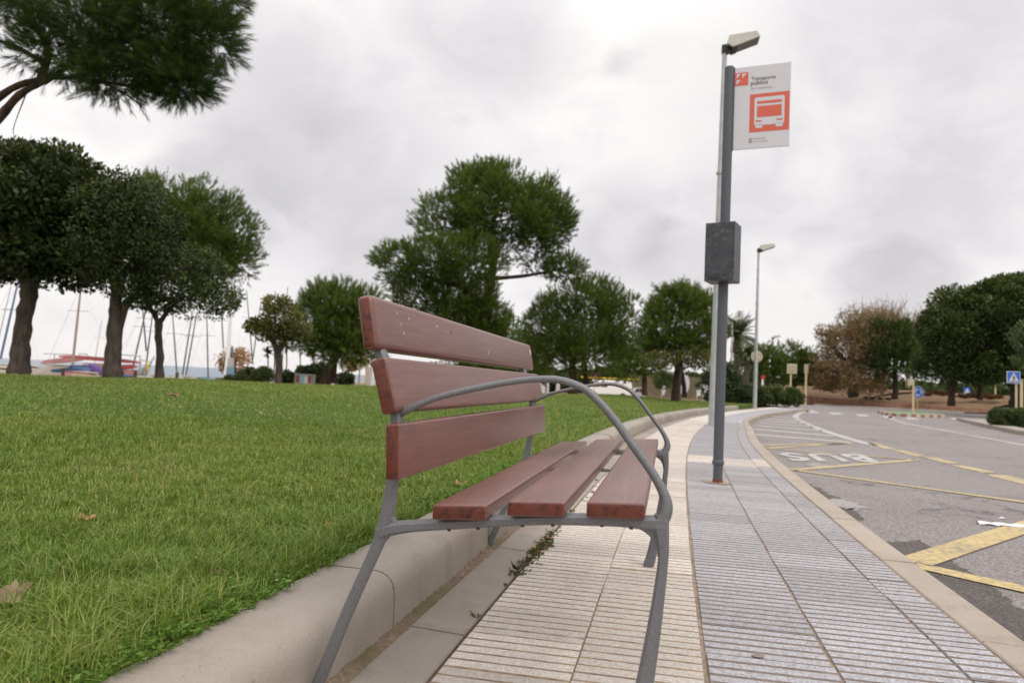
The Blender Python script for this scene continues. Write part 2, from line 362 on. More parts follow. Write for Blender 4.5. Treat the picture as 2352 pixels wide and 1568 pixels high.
def brickm():
    t = NT('red_brick'); n = t.noise(3, 5); oi = t.n('ShaderNodeObjectInfo'); br = t.n('ShaderNodeTexBrick'); br.inputs['Scale'].default_value = 4
    br.inputs['Color1'].default_value = (.34, .13, .075, 1); br.inputs['Color2'].default_value = (.42, .19, .11, 1); br.inputs['Mortar'].default_value = (.30, .22, .16, 1); br.inputs['Mortar Size'].default_value = .015
    t.link(t.tc.outputs['UV'], br.inputs[0]); t.col(t.mix(t.ramp(n, [(.4, 0), (.8, .35)]), br.outputs[0], (.2, .10, .06))); t.rough(.9); return t.m
M['brick'] = simple('terracotta_brick', (.55, .30, .20), .9, .3, 2.5)
M['brickmortar'] = simple('wall_mortar', (.34, .24, .17), .95, .2, 4)
def sea():
    t = NT('grey_blue_sea'); n = t.noise(.8, 6, .6, (1, 3, 1)); t.col((.10, .15, .20)); t.rough(.28); t.spec(.5); t.bump(n, .6, .4); return t.m
M['sea'] = sea()
M['litter'] = simple('white_litter_paper', (.75, .68, .70), .7, .08, 20)
M['dryleaf'] = simple('dry_brown_leaf', (.29, .21, .13), .75, .35, 25, bump=.4)
M['dryleaf2'] = simple('orange_dry_leaf', (.42, .20, .08), .7, .35, 25, bump=.4)

# ================================================================ the setting
PY = np.array([-2, 0, 1.12, 1.6, 2.9, 3.45, 5, 6, 7.61, 8.84, 10, 12.86, 16, 19.1, 21, 25.5, 29.2, 33, 38])
PX = np.array([-1.2, -.74, -.47, -.36, -.07, .06, .46, .73, 1.18, 1.5, 1.83, 2.76, 3.92, 5.2, 6.1, 8.2, 10, 12, 15])
PC = np.polyfit(PY / 20, PX, 6, w=1 / (1 + np.abs(PY) * .12))
def Fx(y): return np.polyval(PC, np.asarray(y, float) / 20)
ys = np.linspace(-2, 38, 4001); xs = Fx(ys)
ss = np.concatenate([[0], np.cumsum(np.hypot(np.diff(xs), np.diff(ys)))])
s_at_y = lambda y: float(np.interp(y, ys, ss))
def scale_y(y): return float(np.interp(y, [0, 14, 18, 24, 31, 38], [1, .97, .82, .80, .95, 1]))
def PT(s, off, z=0.0):
    """point at arc length s along the kerb face, off metres to its right"""
    y = float(np.interp(s, ss, ys)); x = float(np.interp(s, ss, xs)); e = .02
    tx = float(Fx(y + e) - Fx(y - e)); ty = 2 * e; l = sqrt(tx * tx + ty * ty); nx, ny = ty / l, -tx / l
    if off > .25: off = off * scale_y(y)
    return (x + nx * off, y + ny * off, z)
def strip(name, s0, s1, prof, mats, step=.25, parent=None, mi=None):
    """sweep a cross-section profile [(off,z)...] along the path"""
    n = max(2, int((s1 - s0) / step) + 1); V = []; Fc = []; k = len(prof); MI = []
    for i in range(n):
        s = s0 + (s1 - s0) * i / (n - 1)
        V += [PT(s, o, z) for o, z in prof]
    for i in range(n - 1):
        for j in range(k - 1):
            Fc.append((i * k + j, i * k + j + 1, (i + 1) * k + j + 1, (i + 1) * k + j)); MI.append(mi[j] if mi else 0)
    if prof[0][1] != prof[-1][1] or True:
        Fc.append(tuple(range(k - 1, -1, -1))); Fc.append(tuple((n - 1) * k + j for j in range(k))); MI += [0, 0]
    o = pymesh(name, V, Fc, mats, parent, None, False, MI)
    return o
def sheet(name, poly, z, mat, parent=None):
    """flat polygon sheet, triangulated"""
    bm = bmesh.new(); vs = [bm.verts.new((p[0], p[1], z)) for p in poly]; f = bm.faces.new(vs); bmesh.ops.triangulate(bm, faces=[f])
    for f in bm.faces:
        if f.normal.z < 0: f.normal_flip()
    me = bpy.data.meshes.new(name); bm.to_mesh(me); bm.free(); return link(name, me, mat, parent)

RZ = -.12
sheet('sea', [(-2500, 78), (2500, 78), (2500, 5000), (-2500, 5000)], -1.3, M['sea'])['kind'] = 'structure'
sheet('beach', [(-200, -40), (60, -40), (60, 84), (-200, 84)], -.62, M['sand'])['kind'] = 'structure'
o = sheet('terrain', [(5, 75), (400, 75), (400, 240), (-12, 240), (-12, 92)], -.45, M['dirt']); o['kind'] = 'structure'
rd = [(Fx(y) + .6, y) for y in np.linspace(-2, 36, 40)]
road = sheet('road', [(float(a), float(b)) for a, b in rd] + [(18, 44), (20, 60), (30, 90), (60, 130), (150, 130), (150, -2)], RZ, M['asphalt']); road['kind'] = 'structure'

# lawn: one uneven sheet left of the kerb
KW = .22
def lawn_z(x, y):
    d = Fx(y) - KW - x
    t = np.clip(d / 7, 0, 1); t = t * t * (3 - 2 * t)
    return .135 + .165 * t + .02 * np.sin(x * .9 + y * .5) * np.clip(d / 4, 0, 1)
EDX = np.array([-40, -13, -11, -9.4, -6.9, -4.8, 1.25, 3.6, 5.9, 10.2]); EDY = np.array([10, 17.4, 19.1, 22.2, 23.2, 24.4, 25.5, 31.5, 33, 34])
def lawn_edge(x): return np.interp(x, EDX, EDY)
V = []; Fc = []; rows = 90; cols = 60
for i in range(rows):
    for j in range(cols):
        u = i / (rows - 1); v = (j / (cols - 1)) ** 1.7
        xk = float(Fx(-2 + u * 36)) - KW; y0 = -2 + u * 36
        x = xk - v * (xk + 40); ye = float(lawn_edge(x)); y = min(y0, ye)
        V.append((x, y, float(lawn_z(x, y))))
for i in range(rows - 1):
    for j in range(cols - 1):
        a = i * cols + j; Fc.append((a, a + cols, a + cols + 1, a + 1))
b0 = len(V)
me_l = pymesh('lawn', V, Fc, M['lawn'], smooth=True); me_l['kind'] = 'structure'
bm = bmesh.new(); bm.from_mesh(me_l.data)
bmesh.ops.remove_doubles(bm, verts=bm.verts[:], dist=.002)
be = [e for e in bm.edges if e.is_boundary]
r = bmesh.ops.extrude_edge_only(bm, edges=be)
for v_ in [g for g in r['geom'] if isinstance(g, bmesh.types.BMVert)]: v_.co.z -= .9
bmesh.ops.recalc_face_normals(bm, faces=bm.faces[:]); bm.to_mesh(me_l.data); bm.free()

# sidewalk: mortar bed, gutter stones, ribbed tiles, kerb stones
walk = strip('sidewalk', 0, s_at_y(37), [(-.01, -.3), (-.01, -.012), (.2, -.012), (.2, -.0055), (1.70, -.0055), (1.70, -.3)], M['mortar'], .4); walk['kind'] = 'structure'
KPROF = [(-KW, -.2), (-KW, .148), (-KW + .015, .16), (-.062, .16), (-.044, .1575), (-.029, .152), (-.016, .142), (-.007, .129), (-.002, .112), (0, .09), (.004, -.06)]
def kerb_stone(s0, s1, k, n=4):
    j = rng.normal(0, .0015); o = strip('kerb_stone', s0 + .0045, s1 - .0045, [(a + j, b + (rng.normal(0, .0012) if 0 else j)) for a, b in KPROF], M['kerb'], (s1 - s0) / n, walk)
    o.data.polygons.foreach_set('use_smooth', [len(p.vertices) == 4 for p in o.data.polygons]); o.data.set_sharp_from_angle(angle=radians(50)); return o
sj = s_at_y(1.92); sts = [sj + k * .985 for k in range(-4, 29)]
for a, b in zip(sts[:-1], sts[1:]): kerb_stone(max(a, .02), b, 0)
strip('kerb_joint_mortar', .02, sts[-1], [(-KW + .006, -.2), (-KW + .006, .1555), (-.062, .1555), (-.032, .147), (-.019, .137), (-.010, .123), (-.005, .10), (-.002, -.06)], M['mortar'], .5, walk)['kind'] = 'stuff'
for a, b in zip(sts[:-1], sts[1:]):
    a, b = max(a, .02) + .05, b + .05
    j = rng.normal(0, .001)
    strip('gutter_stone', a + .003, b - .003, [(.030, -.03), (.030, .001 + j), (.034, .003 + j), (.186, -.002 + j), (.190, -.005 + j), (.190, -.03)], M['gutter'], .5, walk)
# crumbly mortar and moss in the corner at the foot of the kerb
V = []; Fc = []; n = 700; k = 5
for i in range(n):
    s = s_at_y(.6) + i * .016; wob = .5 + .5 * sin(s * 7.3) * sin(s * 2.1 + 1) + rng.normal(0, .22)
    prof = [(-.004, .012 + .012 * abs(wob) + rng.normal(0, .003)), (.008, .006 + .009 * abs(wob) + rng.normal(0, .002)), (.022, .003 + .004 * wob + rng.normal(0, .0015)), (.028 + .006 * max(0, wob), .003 + rng.normal(0, .0012)), (.034 + .014 * max(0, wob) + rng.normal(0, .002), -.004)]
    V += [PT(s, a, b) for a, b in prof]
for i in range(n - 1):
    for j in range(k - 1): Fc.append((i * k + j, i * k + j + 1, (i + 1) * k + j + 1, (i + 1) * k + j))
t = NT('mossy_mortar'); a = t.noise(3.2, 5); b = t.noise(70, 5, .7)
c = t.mix(t.ramp(b, [(.35, 0), (.7, 1)]), (.13, .10, .075), (.33, .23, .16)); c = t.mix(t.ramp(a, [(.45, 0), (.6, .85)]), c, (.13, .12, .05)); t.col(c); t.rough(.95); t.bump(b, 1, .006); M['moss'] = t.m
o = pymesh('mossy_joint', V, Fc, M['moss'], walk); o['kind'] = 'stuff'

TL = .24
def tile(s0, s1, o0, o1, mat, gm, jit=True):
    V = []; Fc = []; MI = []
    nr = 5; p = (s1 - s0) / nr; g = .0060 if gm == 'groove_b' else .0115; c = .0018; dz = rng.normal(0, .0009) if jit else 0
    tx = rng.normal(0, .0012) if jit else 0
    gw = .003 if gm == 'groove_b' else .0055
    prof = []
    for i in range(nr):
        b = s0 + i * p; prof += [(b, -.0035, 1), (b + g / 2, -.0035, 1), (b + g / 2 + c, 0, 0), (b + p - g / 2 - c, 0, 1), (b + p - g / 2, -.0035, 1)]
    prof.append((s1, -.0035, 1))
    for s, z, _ in prof:
        for o_, zz_ in ((o0 + gw + tx, -.03), (o0 + gw + tx, z + dz), (o1 - gw + tx, z + dz), (o1 - gw + tx, -.03)): V.append(PT(s + .045 * o_, o_, zz_))
    for i in range(len(prof) - 1):
        for j in range(3):
            Fc.append((i * 4 + j, i * 4 + j + 1, (i + 1) * 4 + j + 1, (i + 1) * 4 + j)); MI.append(0 if (prof[i][1] == 0 and prof[i + 1][1] == 0) else (1 if j == 1 else 0))
    return V, Fc, MI
COLS = [(.200, .515, 'b'), (.515, .830, 'b'), (.835, 1.165, 'g'), (1.165, 1.495, 'g'), (1.495, 1.640, 'g')]
sA = s_at_y(.35); sB = s_at_y(6.6); sC = s_at_y(16)
b1, b2 = s_at_y(6.75), s_at_y(7.45)
for ci, (o0, o1, kd) in enumerate(COLS):
    s = sA + (.0, .11, .05, .17, .08)[ci]
    while s < sB:
        V, Fc, MI = tile(s, s + TL, o0, o1, None, 'groove_' + kd)
        pymesh('paving_tile', V, Fc, [M['tile_' + kd], M['groove_' + kd]], walk, None, False, MI); s += TL
    big_ = {'b': ([], [], []), 'g': ([], [], [])}
    while s < s_at_y(36):
        kk = 'b' if (kd == 'b' or b1 < s < b2) else 'g'
        V, Fc, MI = tile(s, s + TL, o0, o1, None, 'groove_' + kk) if s < sC else ([PT(s + .002, o0 + .003), PT(s + .002, o1 - .003), PT(s + TL - .002, o1 - .003), PT(s + TL - .002, o0 + .003)], [(0, 1, 2, 3)], [0])
        B = big_[kk]; nb = len(B[0]); B[0].extend(V); B[1].extend([tuple(i + nb for i in f) for f in Fc]); B[2].extend(MI); s += TL
    for kk, B in big_.items():
        if B[0]:
            o = pymesh('far_paving_tiles', B[0], B[1], [M['tile_' + kk], M['groove_' + kk]], walk, None, False, B[2]); o['kind'] = 'stuff'
# road-side kerb stones
s = s_at_y(.5)
K2 = [(1.648, -.05), (1.648, -.002), (1.654, .002), (1.775, .001), (1.787, -.004), (1.793, -.016), (1.797, -.25)]
while s < s_at_y(36):
    j = rng.normal(0, .0012); o = strip('road_kerb_stone', s + .002, s + .995, [(a + j, b + j) for a, b in K2], M['kerb2'], .25, walk); s += 1.0
# weeds: helper for small leafy plants
def leaf_quads(pos, nor, size, aspect=.45, jit=.5, up=0.0):
    """diamond leaves: pos (N,3), nor (N,3) growth direction, size (N,)"""
    n = len(pos); d = nor + rng.normal(0, jit, (n, 3)); d[:, 2] += up; d /= np.linalg.norm(d, axis=1)[:, None] + 1e-9
    r_ = rng.normal(0, 1, (n, 3)); sd_ = np.cross(d, r_); sd_ /= np.linalg.norm(sd_, axis=1)[:, None] + 1e-9
    nn = np.cross(d, sd_); sz = np.asarray(size)[:, None]
    A = pos; B = pos + d * sz * .5 + sd_ * sz * aspect * .5 + nn * sz * .06; C = pos + d * sz; D = pos + d * sz * .5 - sd_ * sz * aspect * .5 + nn * sz * .06
    return np.stack([A, B, C, D], 1).reshape(-1, 3)
def weed_patch(name, centers, size, nl, hgt, mat, parent=None):
    P = []; Nn = []; Sz = []; Vv = []
    for (x, y, z) in centers:
        k = rng.integers(3, 7)
        for q in range(k):
            a = rng.uniform(0, 2 * pi); ln = rng.uniform(.4, 1) * hgt; tip = np.array([x + cos(a) * ln * .8, y + sin(a) * ln * .8, z + ln * rng.uniform(.35, .9)])
            for w_ in range(nl):
                f = rng.uniform(.4, 1.05); b = np.array([x, y, z]) * (1 - f) + tip * f; aa = a + rng.uniform(-1.6, 1.6)
                P.append(b); Nn.append((cos(aa), sin(aa), rng.uniform(-.1, .5))); Sz.append(size * rng.uniform(.6, 1.3)); Vv.append(rng.random())
    V = leaf_quads(np.array(P), np.array(Nn), np.array(Sz), .5, .15)
    return fastmesh(name, V, 4, mat, parent, None, np.repeat(Vv, 4), 'stuff')
cs = []
for i in range(100):
    y = rng.normal(2.98, .23) if i < 85 else rng.uniform(1.9, 5.5)
    s = s_at_y(y); p = PT(s, .197 + rng.normal(0, .016)); cs.append((p[0], p[1], -.004))
weed_patch('pavement_weeds', cs, .011, 5, .022, M['weed2'], walk)

# road markings (sheets 4 mm apart)
def line(pts, wd, mat, z=RZ + .004, closed=False):
    P = [np.array(p[:2], float) for p in pts]; Vv = []; Fc = []
    for i, p in enumerate(P):
        t = P[min(i + 1, len(P) - 1)] - P[max(i - 1, 0)]; t = t / np.linalg.norm(t); n = np.array([-t[1], t[0]]) * wd / 2
        Vv += [(*(p + n), z), (*(p - n), z)]
    for i in range(len(P) - 1): Fc.append((2 * i, 2 * i + 1, 2 * i + 3, 2 * i + 2))
    return Vv, Fc
def marking(name, groups, mat, z=RZ + .004):
    V = []; Fc = []
    for pts, wd in groups:
        a, b = line(pts, wd, mat, z); k = len(V); V += a; Fc += [tuple(i + k for i in f) for f in b]
    return pymesh(name, V, Fc, mat, road)
wc = [on(x, y, RZ) for x, y in [(2004, 1022), (1960, 1010), (1900, 992), (1850, 972), (1828, 961), (1828, 954), (1838, 948), (1868, 942)]]
marking('edge_line', [(wc, .22)], M['p_white'])
# hatching inside the tapered area
hat = []
for (x0, y0, x1, y1) in [(1724, 999, 1948, 1017), (1732, 987, 1915, 1003), (1738, 979, 1888, 991), (1744, 973, 1868, 982), (1750, 967, 1852, 975), (1756, 962, 1840, 969), (1764, 957, 1833, 963)]:
    hat.append(([on(x0, y0 - 2, RZ), on(x1, y1 - 2, RZ)], .38))
marking('hatching', hat, M['p_white'])
yl = []
def yy(a, b, wd=.115): yl.append(([on(*a, RZ), on(*b, RZ)], wd))
yy((1745, 1023), (1950, 1019)); yy((1760, 1030), (1960, 1017)); yy((1768, 1031), (2102, 1056)); yy((1818, 1080), (2108, 1056)); yy((1826, 1080), (2420, 1163))
marking('yellow_zigzag', yl, M['p_yellow'], RZ + .006)
marking('yellow_zigzag', [([on(2098, 1293, RZ), on(2230, 1250, RZ), on(2520, 1158, RZ)], .165), ([on(2098, 1298, RZ), on(2230, 1328, RZ), on(2520, 1392, RZ)], .13)], M['p_yellow2'], RZ + .007)
V = []; Fc = []
for c4 in [((1990, 1017), (2014, 1018), (2058, 1032), (2034, 1031)), ((2046, 1033), (2074, 1034), (2130, 1048), (2104, 1048)), ((2116, 1050), (2150, 1051), (2204, 1064), (2176, 1064)), ((2180, 1072 - 5), (2218, 1070), (2290, 1085), (2258, 1086)), ((2262, 1090), (2310, 1091), (2400, 1112), (2352, 1112)), ((2362, 1118), (2420, 1120), (2520, 1146), (2462, 1146))]:
    k = len(V); V += [(*on(x, y, RZ)[:2], RZ + .004) for x, y in c4]; Fc.append((k, k + 1, k + 2, k + 3))
pymesh('yellow_dashes', V, Fc, M['p_yellow'], road)
wl = [on(x, y, RZ) for x, y in [(2042, 954), (2048, 962), (2080, 972), (2200, 994), (2352, 1022), (2500, 1050)]]
marking('lane_line', [(wl, .16)], M['p_white'])
marking('lane_line', [([on(2190, 998, RZ), on(2352, 1003, RZ), on(2500, 1008, RZ)], .10), ([on(2190, 994, RZ), on(2352, 997, RZ), on(2500, 1000, RZ)], .08)], M['p_white'], RZ + .008)
V = []; Fc = []
for px in (1862, 1916, 1977, 2038, 2090):
    py = 946 + (px - 1862) * .065; k = len(V); V += [(*on(px + a, py + b, RZ)[:2], RZ + .004) for a, b in ((-14, -2.6), (12, -1.6), (22, 2.6), (-4, 2))]; Fc.append((k, k + 1, k + 2, k + 3))
for px in (2195, 2245, 2300):
    py = 961 + (px - 2195) * .05; k = len(V); V += [(*on(px + a, py + b, RZ)[:2], RZ + .004) for a, b in ((-14, -2), (14, -1), (20, 2), (-8, 2))]; Fc.append((k, k + 1, k + 2, k + 3))
pymesh('crossing_bars', V, Fc, M['p_white'], road)
# BUS painted for drivers coming the other way
def text_mesh(body, mat, size=1.0, bold=0.0, extr=0.0, name='lettering', spacing=1.0, align='LEFT'):
    cu = bpy.data.curves.new(name, 'FONT'); cu.body = body; cu.size = size; cu.offset = bold; cu.extrude = extr; cu.space_character = spacing; cu.align_x = align; cu.resolution_u = 4
    ob = bpy.data.objects.new(name, cu); COL.objects.link(ob); bpy.context.view_layer.update()
    dg = bpy.context.evaluated_depsgraph_get(); me = bpy.data.meshes.new_from_object(ob.evaluated_get(dg)); bpy.data.objects.remove(ob)
    me.name = name; me.materials.clear(); o = link(name, me, mat); return o
# corners of the word: B starts at the right, tops of the letters point to the camera
bus = text_mesh('BUS', M['p_white'], 1.0, .045, 0, 'bus_lettering', 1.2)
co = np.empty(len(bus.data.vertices) * 3); bus.data.vertices.foreach_get('co', co); co = co.reshape(-1, 3)
x0, x1, y0_, y1_ = co[:, 0].min(), co[:, 0].max(), co[:, 1].min(), co[:, 1].max()
Q = [on(1976, 1043, RZ), on(1783, 1039.5, RZ), on(2024, 1063, RZ), on(1815, 1059, RZ)]   # base right, base left, top right, top left
u = (co[:, 0] - x0) / (x1 - x0); v = (co[:, 1] - y0_) / (y1_ - y0_)
P_ = (1 - v)[:, None] * ((1 - u)[:, None] * Q[0] + u[:, None] * Q[1]) + v[:, None] * ((1 - u)[:, None] * Q[2] + u[:, None] * Q[3]); P_[:, 2] = RZ + .008
bus.data.vertices.foreach_set('co', P_.ravel()); bus.data.update(); bus.parent = road
# broken darker asphalt along the kerb, a pale smear, patches
def rough_patch(name, pts, z, mat, jit=.03, sub=8):
    P = [on(x, y, RZ)[:2] for x, y in pts]; Q_ = []
    for i, p in enumerate(P):
        q = P[(i + 1) % len(P)]
        for k in range(sub): Q_.append(p + (q - p) * k / sub + rng.normal(0, jit, 2) * (1 if k else .4))
    return sheet(name, Q_, z, mat, road)
rough_patch('broken_asphalt', [(1995, 1233), (2048, 1245), (2115, 1240), (2180, 1285), (2200, 1300), (2290, 1352), (2352, 1400), (2450, 1470), (2480, 1640), (2352, 1540), (2210, 1425), (2080, 1320)], RZ + .002, M['asphalt_dark'], .016, 10)
rough_patch('asphalt_stain', [(1835, 1098), (1875, 1118), (1925, 1145), (1960, 1165), (1985, 1190), (1955, 1225), (1900, 1180), (1850, 1130)], RZ + .0015, M['asphalt_dark'], .03, 8)
M['pale'] = paint('pale_worn_smear', (.33, .315, .305), 1.0, (.22, .20, .19))
rough_patch('pale_smear', [(1903, 1143), (1940, 1148), (1980, 1160), (1975, 1172), (1935, 1168), (1905, 1156)], RZ + .003, M['pale'], .03, 6)
rough_patch('pale_smear', [(1840, 1066), (1880, 1063), (1905, 1068), (1880, 1074)], RZ + .003, M['pale'], .04, 5)

# ---------------------------------------------------------------- grass
def blades(n, r0, r1, p, h0, h1, w0, a0=radians(-50), a1=radians(34), two=True, near=False):
    u = rng.random(n); q = 2 - p
    r = (r0 ** q + u * (r1 ** q - r0 ** q)) ** (1 / q) if abs(q) > 1e-6 else r0 * (r1 / r0) ** u
    a = rng.uniform(a0, a1, n); x = r * np.sin(a); y = r * np.cos(a)
    d = Fx(y) - KW - x
    k = (d > -.012) & (y < lawn_edge(x)) & (y < 33.5); x, y, r, d = x[k], y[k], r[k], d[k]; n = len(x)
    clump = .5 + .5 * np.sin(x * 2.3 + 1.3 * np.sin(y * 1.7)) * np.sin(y * 2.9 + 1.1 * np.sin(x * 2.1))
    clump2 = .5 + .5 * np.sin(x * 13 + 2 * np.sin(y * 9)) * np.sin(y * 11 + 2 * np.sin(x * 8))
    edge = np.exp(-np.maximum(d, 0) / .5)
    hh = rng.uniform(h0, h1, n) * (.75 + .5 * clump2) * (.85 + .25 * clump) * (1 + .55 * edge) * rng.choice([1, 1, 1, 1.5], n)
    hh *= np.where(d < .03, .65, 1); hh *= 1 + .35 * np.clip(1 - (r - .9) / 1.2, 0, 1) * rng.random(n)
    w_ = w0 * (1 + .12 * np.maximum(r - r0, 0)) * rng.uniform(.7, 1.3, n)
    az = rng.uniform(0, 2 * pi, n); lean = rng.uniform(.1, .95, n) * (1 + .3 * rng.random(n))
    dx, dy = np.cos(az), np.sin(az); sdx, sdy = -dy, dx; z = lawn_z(x, y) - .006
    base = np.stack([x, y, z], 1); D = np.stack([dx, dy, 0 * dx], 1); Sd = np.stack([sdx, sdy, 0 * dx], 1); Z = np.array([0, 0, 1.])
    mid = base + D * (hh * lean * .28)[:, None] + Z * (hh * .58)[:, None]; tip = base + D * (hh * lean)[:, None] + Z * (hh * (1.02 - .33 * lean))[:, None]
    W = Sd * (w_ / 2)[:, None]
    val = np.clip(rng.beta(2.2, 3.6, n) * .95 + .10 * (1 - clump) + .02, 0, 1); dry = rng.random(n) < (.035 + .09 * (clump < .18)); val = np.clip(val + .10 * np.clip((r - 5) / 12, 0, 1), 0, 1.1); val = np.where(dry, rng.uniform(.85, 1.15, n), val)
    if two:
        V = np.stack([base - W, base + W, mid + W * .8, mid - W * .8], 1).reshape(-1, 3), np.stack([mid - W * .8, mid + W * .8, tip], 1).reshape(-1, 3)
        return V[0], np.repeat(val, 4), V[1], np.repeat(val, 3)
    return None, None, np.stack([base - W * 1.2, base + W * 1.2, tip], 1).reshape(-1, 3), np.repeat(val, 3)
Q4 = []; v4 = []; Q3 = []; v3 = []
for args in [(185000, .9, 2.8, 1.2, .022, .052, .0024, radians(-50), radians(5), True), (170000, 2.8, 7, 1.3, .020, .042, .0034, radians(-46), radians(10), True), (330000, 7, 36, 1.2, .018, .038, .0075, radians(-46), radians(34), False)]:
    a, b, c, d = blades(*args[:7], args[7], args[8], args[9])
    if a is not None: Q4.append(a); v4.append(b)
    Q3.append(c); v3.append(d)
V4 = np.concatenate(Q4); V3 = np.concatenate(Q3)
me = bpy.data.meshes.new('grass'); nv4, nv3 = len(V4), len(V3); AV = np.concatenate([V4, V3]).astype(np.float32)
me.vertices.add(nv4 + nv3); me.vertices.foreach_set('co', AV.ravel()); me.loops.add(nv4 + nv3); me.loops.foreach_set('vertex_index', np.arange(nv4 + nv3, dtype=np.int32))
n4, n3 = nv4 // 4, nv3 // 3; me.polygons.add(n4 + n3)
me.polygons.foreach_set('loop_start', np.concatenate([np.arange(n4) * 4, nv4 + np.arange(n3) * 3]).astype(np.int32)); me.polygons.foreach_set('loop_total', np.concatenate([np.full(n4, 4), np.full(n3, 3)]).astype(np.int32))
at_ = me.attributes.new('v', 'FLOAT', 'POINT'); at_.data.foreach_set('value', np.concatenate(v4 + v3).astype(np.float32)); me.update(calc_edges=True)
tag(link('grass', me, M['grass']), 'short green lawn grass with paler dry blades', 'grass', kind='stuff')
cs = []
for i in range(620):
    y = rng.uniform(.95, 1.75) if i < 430 else rng.uniform(1.75, 4.5); x = float(Fx(y)) - KW - abs(rng.normal(.0, .085)) + .003; cs.append((x, y, float(lawn_z(x, y)) + .012))
tag(weed_patch('ground_weeds', cs, .013, 6, .055, M['weed']), 'small bright green weeds creeping over the lawn kerb', 'weeds')

# ================================================================ the bench
UD = radians(13.04); ux, uy = sin(UD), cos(UD)
bench = empty('park_bench', (ux * 1.30, uy * 1.30, 0), -UD)
tag(bench, 'red-brown slatted wooden bench with grey cast metal legs and looping armrests on the pavement', 'bench')
SL = 1.675
def slat(p_bot, ang, wd, th, rb=.007, label=None, off=0.0):
    """p_bot: (s,z) of the lower front corner of the face; ang: lean of the face in degrees from vertical"""
    a = radians(ang); fx, fz = -sin(a), cos(a); bx, bz = -cos(a), -sin(a)
    s0, z0 = p_bot
    poly = [(s0, z0), (s0 + fx * wd, z0 + fz * wd), (s0 + fx * wd + bx * th, z0 + fz * wd + bz * th), (s0 + bx * th, z0 + bz * th)]
    m = MB(); m.prism(poly, off, SL + off, 'y'); o = m.build('slat', [M['wood'], M['woodend']], bench, bevel=rb, seg=3)
    for p in o.data.polygons:
        if abs(p.normal.y) > .8: p.material_index = 1
        p.use_smooth = True
    o.data.set_sharp_from_angle(angle=radians(50))
    return o
slat((-.582, .755), 11.7, .115, .034, .0135)
slat((-.532, .629), 17.0, .115, .034, .007)
slat((-.519, .492), 3.4, .113, .031, .006)
def seatslat(sl, sr, zl, zr, th):
    m = MB(); m.prism([(sl, zl - th), (sr, zr - th), (sr, zr), (sl, zl)], 0, SL, 'y'); o = m.build('slat', [M['wood'], M['woodend']], bench, bevel=.006, seg=3)
    for p in o.data.polygons:
        if abs(p.normal.y) > .8: p.material_index = 1
        p.use_smooth = True
    o.data.set_sharp_from_angle(angle=radians(50))
seatslat(-.447, -.336, .4505, .4585, .030); seatslat(-.296, -.184, .4700, .4770, .029); seatslat(-.143, -.034, .4815, .4870, .030)

def catmull(P, n=8):
    P = [np.array(p, float) for p in P]; P = [2 * P[0] - P[1]] + P + [2 * P[-1] - P[-2]]; o = []
    for i in range(1, len(P) - 2):
        for k in range(n):
            t = k / n; o.append(.5 * ((2 * P[i]) + (-P[i - 1] + P[i + 1]) * t + (2 * P[i - 1] - 5 * P[i] + 4 * P[i + 1] - P[i + 2]) * t * t + (-P[i - 1] + 3 * P[i] - 3 * P[i + 1] + P[i + 2]) * t ** 3))
    o.append(P[-2]); return o
def casting(name, pts, y, side, cham=.28):
    """bar in the frame plane: pts = (s, z, in-plane width, thickness along the bench); chamfered section"""
    C_ = catmull(pts, 7); m = MB(); V = []; k = 8
    for i, p in enumerate(C_):
        a = C_[max(i - 1, 0)]; b = C_[min(i + 1, len(C_) - 1)]; t = np.array([b[0] - a[0], b[1] - a[1]]); t /= np.linalg.norm(t) + 1e-9; n = np.array([-t[1], t[0]])
        w_, h_ = p[2] / 2, p[3] / 2; c = min(w_, h_) * cham * 1.6
        for (u_, v_) in ((-w_ + c, -h_), (w_ - c, -h_), (w_, -h_ + c), (w_, h_ - c), (w_ - c, h_), (-w_ + c, h_), (-w_, h_ - c), (-w_, -h_ + c)):
            V.append((p[0] + n[0] * u_, y + v_, p[1] + n[1] * u_))
    Fc = []
    for i in range(len(C_) - 1):
        for j in range(k): Fc.append((i * k + j, i * k + (j + 1) % k, (i + 1) * k + (j + 1) % k, (i + 1) * k + j))
    Fc += [tuple(range(k)), tuple((len(C_) - 1) * k + j for j in range(k))[::-1]]
    m.add(V, Fc); return m
